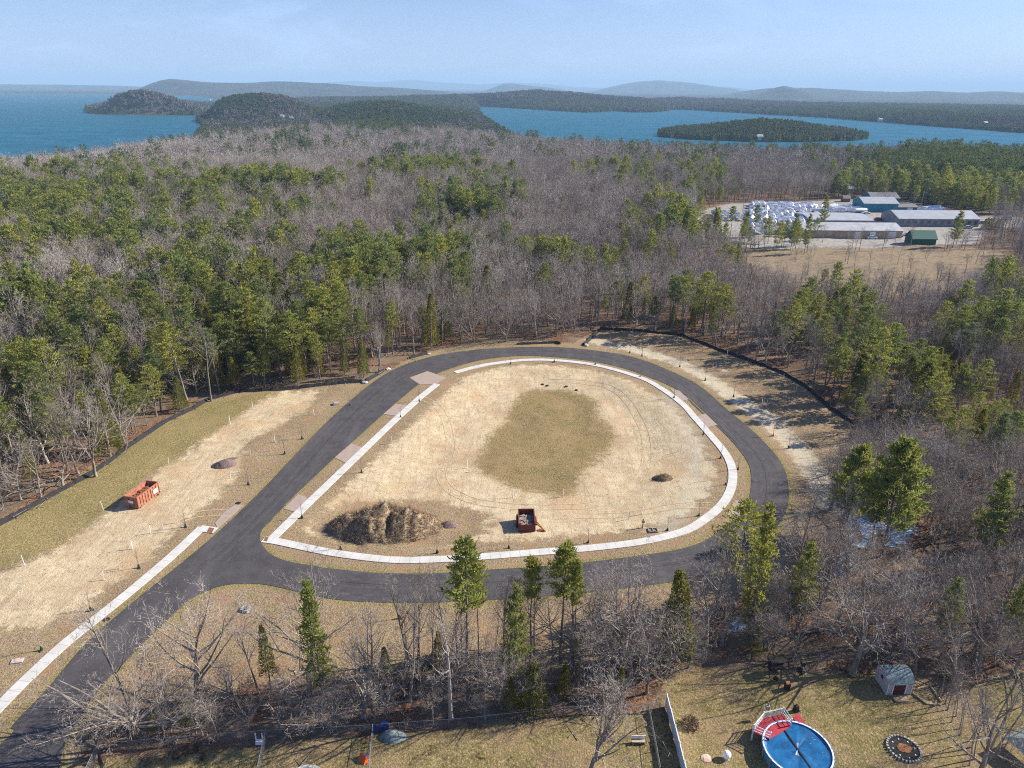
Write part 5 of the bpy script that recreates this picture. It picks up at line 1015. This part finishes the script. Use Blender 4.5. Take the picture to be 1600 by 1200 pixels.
for sx in (-1.3, 1.3): m.tube((sx, -.8, 0), (sx, 0, 1.9), .05, .05, 6); m.tube((sx, .8, 0), (sx, 0, 1.9), .05, .05, 6)
m.tube((-1.3, 0, 1.9), (1.3, 0, 1.9), .05, .05, 6); m.build('frame', M['black'], e); m = MB(); m.box((0, 0, .5), (2.0, .6, .12)); m.box((0, .32, .6), (2.0, .1, .6)); m.build('seat', M['black'], e); m = MB(); m.box((0, 0, 1.85), (2.3, 1.2, .08), 0, (.9, .6)); m.build('canopy', M['mulch'], e)
for k, (dx, dy, lb) in enumerate(((2.6, -.8, 'dark garden chair right of the swing'), (3.4, .6, 'dark garden chair farthest right of the swing'), (-.6, -1.6, 'dark garden chair in front of the swing'))):
    m = empty('garden_chair', (x+dx, y+dy, gh(x+dx, y+dy)), k*1.3, lb, 'chair'); s_ = MB(); s_.box((0, 0, .4), (.55, .5, .06)); s_.build('seat', M['black'], m); s_ = MB(); s_.box((0, .25, .46), (.55, .05, .5)); s_.build('backrest', M['black'], m)
    for sx in (-.24, .24):
        for sy in (-.2, .2): l = MB(); l.box((sx, sy, 0), (.04, .04, .4)); l.build('leg', M['steel'], m)
x, y = P(1606, 1186); e = empty('peaked_canopy', (x, y, gh(x, y)), .35, 'dark grey-green peaked canopy cut by the bottom right edge', 'canopy'); m = MB(); q = [(-1.9, -1.9), (1.9, -1.9), (1.9, 1.9), (-1.9, 1.9)]
for k in range(4): m.tri((*q[k], 1.9), (*q[(k+1) % 4], 1.9), (0, 0, 2.9))
m.build('roof', M['tarp'], e); [MBk.build('post', M['steel'], e) for MBk in [(lambda mm, p: (mm.tube((p[0], p[1], 0), (p[0], p[1], 1.9), .04, .04, 6), mm)[1])(MB(), p) for p in q]]
# fallen trunks
def fallen(pq, r, label): o = P(*pq[0]); m = MB(); ground_rod(m, pq[0], pq[1], r, o); ob = m.build('fallen_trunk', M['bark'], None, False, (o[0], o[1], 0)); tag(ob, label, 'fallen trunk')
fallen([(575, 583), (605, 556)], .16, 'pale fallen trunk behind the short silt fence left of the bend'); fallen([(38, 772), (96, 748)], .14, 'pale log lying behind the long left silt fence'); fallen([(1035, 1010), (1000, 1040)], .15, 'log lying in the brush below the lower road'); fallen([(1255, 990), (1305, 985)], .13, 'pale fallen trunk among the trees right of the bend')
fallen([(590, 560), (640, 545)], .12, 'thin fallen trunk behind the upper left bend'); fallen([(120, 1165), (180, 1120)], .14, 'pale broken trunk lying in the bottom left brush')
# ------------------------------------------------------------------ boat yard and its buildings
HW = ribbon('highway', dens(smooth(HWY, 4, False), 2), 7.5, .08, .1, M['asphalt'])
def building(nm, xl, xr, by, wh, D, rise, wall, roof, label, cat='building', doors=(), rz=0, z0=None, win=0, over=.4, hit=None):
    a, b = (P(xl, by), P(xr, by)) if hit is None else hit[:2]; x, y = (a[0]+b[0])/2, (a[1]+b[1])/2; W = math.hypot(b[0]-a[0], b[1]-a[1]) if hit is None else hit[2]; z = gh(x, y+D/2) if z0 is None else z0
    e = empty(nm, (x, y, z), rz, label, cat); m = MB(); m.box((0, D/2, -1), (W, D, wh+1))
    for s in (-1, 1): m.tri((s*W/2, 0, wh), (s*W/2, D, wh), (s*W/2, D/2, wh+rise))
    m.build('wall', M[wall], e); m = MB(); o_ = over; k = rise/(D/2)
    A1, B1, T = (-o_, wh-o_*k+.05), (D+o_, wh-o_*k+.05), (D/2, wh+rise+.05)
    for (ya, za), (yb, zb) in ((A1, T), (T, B1)):
        m.quad((-W/2-o_, ya, za), (W/2+o_, ya, za), (W/2+o_, yb, zb), (-W/2-o_, yb, zb)); m.quad((-W/2-o_, yb, zb-.25), (W/2+o_, yb, zb-.25), (W/2+o_, ya, za-.25), (-W/2-o_, ya, za-.25))
        for s in (-1, 1): m.quad((s*(W/2+o_), ya, za-.25), (s*(W/2+o_), yb, zb-.25), (s*(W/2+o_), yb, zb), (s*(W/2+o_), ya, za))
    for (ya, za) in (A1, B1): m.quad((-W/2-o_, ya, za-.25), (W/2+o_, ya, za-.25), (W/2+o_, ya, za), (-W/2-o_, ya, za))
    m.build('roof', M[roof], e)
    for dx0, dx1 in doors:
        u0 = (dx0-xl)/(xr-xl)*W-W/2; u1 = (dx1-xl)/(xr-xl)*W-W/2; m = MB(); m.box(((u0+u1)/2, -.05, 0), (u1-u0, .1, wh*.85)); m.build('garage_door', M['white'], e)
    for k_ in range(win): u = -W/2+W*(k_+.5)/win; m = MB(); m.box((u, -.04, wh*.3), (W/win*.45, .08, wh*.4)); m.build('window', M['winglass'], e)
    return e
building('storage_building', 1256, 1407, 372, 4.0, 17, 2.2, 'tan', 'roofgrey', 'long tan building with grey roof and three white garage doors', doors=((1335, 1343), (1357, 1366), (1385, 1397)))
building('workshop', 1268, 1362, 352, 2.6, 24, 1.2, 'greysid', 'roofpale', 'low building with a broad pale roof directly behind the tan building')
building('long_building', 1404, 1527, 354, 4.0, 19, 2.8, 'greysid', 'roofpale', 'long low building with a pale grey roof and a row of dark openings', win=12)
building('teal_building', 1349, 1401, 331, 5.0, 15, 2.6, 'teal', 'roofpale', 'teal building with a pale grey roof', win=0); building('teal_annex', 1402, 1432, 330, 2.6, 9, 1.2, 'teal', 'roofdark', 'low teal annex attached to the right of the teal building', doors=((1417, 1425),))
building('dark_roofed_building', 1362, 1404, 317, 3.5, 14, 2.6, 'teal', 'roofdark', 'dark-roofed building behind the teal building'); building('pale_roofed_house', 1312, 1344, 301, 2.6, 16, 2.4, 'cream', 'roofpale', 'house with a whitish roof among bare trees behind the yard')
building('green_shed', 1425, 1461, 384, 3.0, 7, 3.0, 'green', 'green', 'dark green shed in front of the long building'); building('grey_roofed_house', 1048, 1086, 322, 3, 12, 2.5, 'cream', 'roofgrey', 'grey-roofed house behind pines left of the boat yard'); building('small_red_hut', 1318, 1328, 314, 2.4, 4, 1.4, 'rust', 'roofdark', 'small reddish hut left of the dark-roofed building')
def boat_t(seed, col):
    r = random.Random(seed); L_ = r.uniform(6.5, 9.5); w = r.uniform(1.1, 1.45); hh = r.uniform(2.6, 3.6); st = [(-.5, .85, .92), (-.2, 1, 1.0), (.12, 1, .9), (.34, .8, .8), (.5, .08, .66)]; m = MB(); rings = []
    for t, ww, k in st: x = t*L_; W = w*ww; rings.append([(0, x, .7), (W*.75, x, .9), (W, x, 1.7), (W*.55, x, 1.7+(hh-1.7)*.65*k), (0, x, hh*k+.1), (-W*.55, x, 1.7+(hh-1.7)*.65*k), (-W, x, 1.7), (-W*.75, x, .9)])
    for a, b in zip(rings, rings[1:]):
        for k in range(8): m.mi = 1 if k in (0, 7) else 0; m.quad(a[k], a[(k+1) % 8], b[(k+1) % 8], b[k])
    m.mi = 0; b0 = len(m.v); m.v += rings[0]; m.f.append(tuple(range(b0, b0+8))); m.m.append(0); m.mi = 1
    for sx in (-.6, .6):
        for sy in (-.3, .25): m.tube((sx, sy*L_, 0), (sx*.8, sy*L_, .95), .06, .05, 4)
    return m.mesh('wrapped_boat', [M[col], M['hull']])
BT = [boat_t(s, 'wrap') for s in range(5)]+[boat_t(9, 'wrapblue')]
def boat(x, y, rz, group, label): o = bpy.data.objects.new('wrapped_boat', random.choice(BT[:5] if random.random() < .96 else BT)); C.objects.link(o); o.location = (x, y, gh(x, y)); o.rotation_euler = (0, 0, rz); tag(o, label, 'boat', group)
random.seed(31); Y0 = P(1220, 364)[1]; Y1 = P(1220, 321)[1]; yy = Y0
while yy < Y1:
    xa = (1172-800)/FP*(yy*math.cos(PITCH)+CH*math.sin(PITCH)); xb = (1266-800)/FP*(yy*math.cos(PITCH)+CH*math.sin(PITCH)); x = xa
    while x < xb: boat(x+random.uniform(-.3, .3), yy+random.uniform(-.8, .8), random.choice((0, PI))+random.choice((0, 0, 0, 0, 0, .4, -.3))+random.uniform(-.15, .15), 'wrapped boats in the packed rows', 'white shrink-wrapped boat in the packed rows of the boat yard'); x += random.choice((3.2, 3.6, 4.0, 5.5))
    yy += random.choice((9.5, 11, 12.5))
for k in range(15): x, y = P(1268+k*5.2, 327+(k % 3)*2.5); boat(x, y, random.uniform(0, 3), 'loose wrapped boats', 'white shrink-wrapped boat parked loosely between the rows and the teal building')
for k in range(10): x, y = P(1114+k*5.5, 336+(k % 3)*4); boat(x, y, random.uniform(-.2, .2), 'wrapped boats behind the pines', 'white shrink-wrapped boat half hidden by pines left of the packed rows')
for k in range(5): x, y = P(1442+k*6, 331-(k % 2)*2); boat(x, y, PI/2+random.uniform(-.2, .2), 'wrapped boats behind the long building', 'white wrapped boat parked behind the long pale-roofed building')
def vehicle(px, py, rz, col, label, van=False, nm='parked_car'):
    x, y = P(px, py); e = empty(nm, (x, y, gh(x, y)), rz, label, 'van' if van else 'car'); m = MB(); hz_ = .95; m.box((0, 0, .3), (4.6, 1.8, .62), 0, (.97, .94)); m.box((-.2 if not van else -.3, 0, .922), (2.6 if not van else 3.8, 1.7, .55 if not van else 1.0), 0, (.72 if not van else .92, .84)); m.build('body', M[col], e)
    m = MB(); m.box((-.2 if not van else -.3, 0, .98), (2.45 if not van else 3.7, 1.73, .36), 0, (.84, .9)); m.build('window', M['winglass'], e)
    for sx in (-1.4, 1.4):
        for sy in (-.85, .85): m = MB(); m.tube((sx, sy-.1, .33), (sx, sy+.1, .33), .33, .33, 10, True); m.build('wheel', M['rubber'], e)
for a in [(1362, 373, 0, 'white', 'white car parked in front of the tan building'), (1418, 368, .3, 'silver', 'silver car parked right of the tan building'), (1372, 344, .1, 'red', 'red car parked behind the tan building'), (1353, 334, .1, 'white', 'white car in front of the teal building'), (1512, 357, .1, 'silver', 'silver car at the right end of the long building'), (1410, 352, 1.2, 'darkcar', 'dark car at the left end of the long building'), (1536, 350, .2, 'darkcar', 'dark car beside the highway'), (1402, 371, .1, 'darkcar', 'dark car next to the right garage door')]: vehicle(*a)
vehicle(1464, 335, .1, 'white', 'white van behind the long building', True, 'parked_van'); vehicle(1575, 343, -.1, 'white', 'white truck-like van on the highway at the right', True, 'parked_van')
poles = [(1429, 318, 304, 'utility pole behind the teal annex, farthest of the row'), (1438, 327, 298, 'tall utility pole beside the teal annex'), (1499, 325, 311, 'utility pole at the edge of the dark pines'), (1569, 339, 324, 'utility pole near the highway, second from the right edge'), (1584, 338, 320, 'utility pole near the highway, closest to the right edge'), (1305, 329, 313, 'utility pole among the loose boats'), (1161, 328, 308, 'thin utility pole left of the packed boat rows')]
tops = []
for px_, py_, ty, lb in poles:
    x, y = P(px_, py_); h = min(H_at(px_, py_, ty), 15); e = empty('utility_pole', (x, y, gh(x, y)), .2, lb, 'utility pole'); m = MB(); m.tube((0, 0, -.3), (0, 0, h), .2, .14, 7, True); m.build('pole', M['stone'], e); m = MB(); m.box((0, 0, h-.9), (2.6, .16, .18)); m.build('crossarm', M['wood'], e); tops.append(Vector((x, y, gh(x, y)+h-.75)))
for (i, j, lb) in ((0, 1, 'power wires between the two poles by the teal annex'), (1, 2, 'power wires from the tall pole to the dark pines'), (2, 3, 'power wires running right along the highway'), (3, 4, 'power wires between the two rightmost poles')):
    m = MB(); a, b = tops[i], tops[j]
    for s in (-1.1, 0, 1.1):
        pr = None
        for k in range(9): t = k/8; q = a.lerp(b, t)+Vector((s, 0, -3.2*t*(1-t)))-a; (m.tube(pr, q, .035, .035, 3) if pr else None); pr = q
    tag(m.build('power_wires', M['steel'], None, False, tuple(a)), lb, 'power wires')
for k, (px_, py_) in enumerate([(1541, 357), (1545, 358), (1550, 357), (1556, 359), (1561, 358), (1537, 359)]): x, y = P(px_, py_); put_tree('cedar_tree', T_CED[k % 3], x, y, 5.5, k, 'dark clipped cedar in the hedge row beside the highway', 'cedar tree', 'hedge cedars by the highway', 1.5)
def hit(px, py):
    d = ray(px, py); t = np.linspace(300, 9000, 6000)/math.hypot(d[0], d[1]); X, Y, Z = d[0]*t, d[1]*t, CH+d[2]*t; k = np.argmax(Z < H(X, Y)+3); return X[k], Y[k], Z[k]
for px_, py_, w_, rf, lb in [(503, 158, 14, 'white', 'white house on the wooded hill above the lake'), (318, 161, 18, 'cream', 'pale house on the beach neck behind the round hill'), (322, 163, 14, 'white', 'white house beside the beach on the neck'), (328, 157, 12, 'roofgrey', 'grey-roofed house at the end of the beach neck'), (440, 186, 14, 'cream', 'pale house low on the wooded hill'), (455, 189, 10, 'roofpale', 'small pale house below the wooded hill'), (1252, 164, 16, 'white', 'tiny white house on the far right shore'), (1216, 163, 14, 'white', 'tiny white house left on the far right shore'), (1187, 219, 14, 'roofpale', 'house with pale roof on the wooded point'), (1376, 190, 14, 'cream', 'pale house on the far dark shore'), (1540, 196, 12, 'white', 'small white house at the water on the far shore')]:
    w_ *= .7; rf = 'roofgrey'; X_, Y_, Z_ = hit(px_, py_); building('lake_house', 0, 0, 0, 5, w_*.7, 3, 'cream', rf, lb, 'house', z0=Z_+1, hit=((X_, Y_), (X_, Y_), w_), win=3)

# ------------------------------------------------------------------ light, sky, air
w = bpy.data.worlds.new('World'); S.world = w; w.use_nodes = True; nt = w.node_tree; bg = nt.nodes['Background']
sky = nt.nodes.new('ShaderNodeTexSky'); sky.sky_type = 'NISHITA'; sky.sun_disc = False; sky.sun_elevation = SUN_EL; sky.sun_rotation = SUN_AZ; sky.air_density = 1.0; sky.dust_density = .9; sky.ozone_density = 2.5; sky.altitude = 100
tc = nt.nodes.new('ShaderNodeTexCoord'); mp = nt.nodes.new('ShaderNodeMapping'); mp.inputs['Scale'].default_value = (2.2, 2.2, 9); mp.inputs['Rotation'].default_value = (0, .25, .5); nt.links.new(tc.outputs['Generated'], mp.inputs[0])
nz = nt.nodes.new('ShaderNodeTexNoise'); nz.inputs['Scale'].default_value = 1.6; nz.inputs['Detail'].default_value = 8; nz.inputs['Roughness'].default_value = .62; nz.inputs['Distortion'].default_value = .8; nt.links.new(mp.outputs[0], nz.inputs['Vector'])
mr = nt.nodes.new('ShaderNodeMapRange'); mr.interpolation_type = 'SMOOTHSTEP'; mr.inputs[1].default_value = .44; mr.inputs[2].default_value = .85; mr.inputs[4].default_value = .55; nt.links.new(nz.outputs['Fac'], mr.inputs[0])
mx = nt.nodes.new('ShaderNodeMix'); mx.data_type = 'RGBA'; mx.inputs[7].default_value = (10, 10.6, 11.5, 1); nt.links.new(mr.outputs[0], mx.inputs[0]); nt.links.new(sky.outputs[0], mx.inputs[6]); tn = nt.nodes.new('ShaderNodeMix'); tn.data_type = 'RGBA'; tn.blend_type = 'MULTIPLY'; tn.inputs[0].default_value = 1; tn.inputs[7].default_value = (.57, .71, 1.06, 1); sx = nt.nodes.new('ShaderNodeSeparateXYZ'); nt.links.new(tc.outputs['Generated'], sx.inputs[0]); hr = nt.nodes.new('ShaderNodeMapRange'); hr.interpolation_type = 'SMOOTHSTEP'; hr.inputs[1].default_value = .22; hr.inputs[2].default_value = -.01; hr.inputs[4].default_value = .55; nt.links.new(sx.outputs[2], hr.inputs[0])
hx = nt.nodes.new('ShaderNodeMix'); hx.data_type = 'RGBA'; hx.inputs[7].default_value = (9.5, 9.8, 9.2, 1); nt.links.new(hr.outputs[0], hx.inputs[0]); nt.links.new(mx.outputs[2], hx.inputs[6]); nt.links.new(hx.outputs[2], tn.inputs[6]); nt.links.new(tn.outputs[2], bg.inputs[0])
bg.inputs[1].default_value = .072
sl = bpy.data.lights.new('sun', 'SUN'); so = bpy.data.objects.new('sun', sl); C.objects.link(so); sl.energy = 5; sl.angle = math.radians(.53); sl.color = (1, .93, .82)
dv = Vector((math.sin(SUN_AZ)*math.cos(SUN_EL), math.cos(SUN_AZ)*math.cos(SUN_EL), math.sin(SUN_EL))); so.rotation_euler = dv.to_track_quat('Z', 'Y').to_euler(); so.location = (0, 0, 200)
HAZE = 9e-5
if HAZE:
    mb = MB(); mb.box((0, 14500, -60), (64000, 35500, max(fz)+70+25)); hm = bpy.data.materials.new('haze'); hm.use_nodes = True; t = hm.node_tree; t.nodes.clear(); out = t.nodes.new('ShaderNodeOutputMaterial'); pv = t.nodes.new('ShaderNodeVolumePrincipled')
    pv.inputs['Color'].default_value = (.50, .75, 1, 1); pv.inputs['Density'].default_value = HAZE; pv.inputs['Anisotropy'].default_value = 0; t.links.new(pv.outputs[0], out.inputs['Volume'])
    tag(mb.build('haze', hm), 'thin blue haze over the lake and far hills', 'haze', kind='stuff')
S.view_settings.view_transform = 'Standard'; S.view_settings.look = 'None'; S.view_settings.exposure = .88; S.view_settings.gamma = 1
cy = S.cycles; cy.max_bounces = 6; cy.diffuse_bounces = 2; cy.glossy_bounces = 2; cy.transmission_bounces = 2; cy.volume_bounces = 0; cy.transparent_max_bounces = 4
cy.use_denoising = False; print('max ground', max(fz))
try: cy.denoiser = 'OPENIMAGEDENOISE'
except Exception: pass
cy.filter_width = 1.1
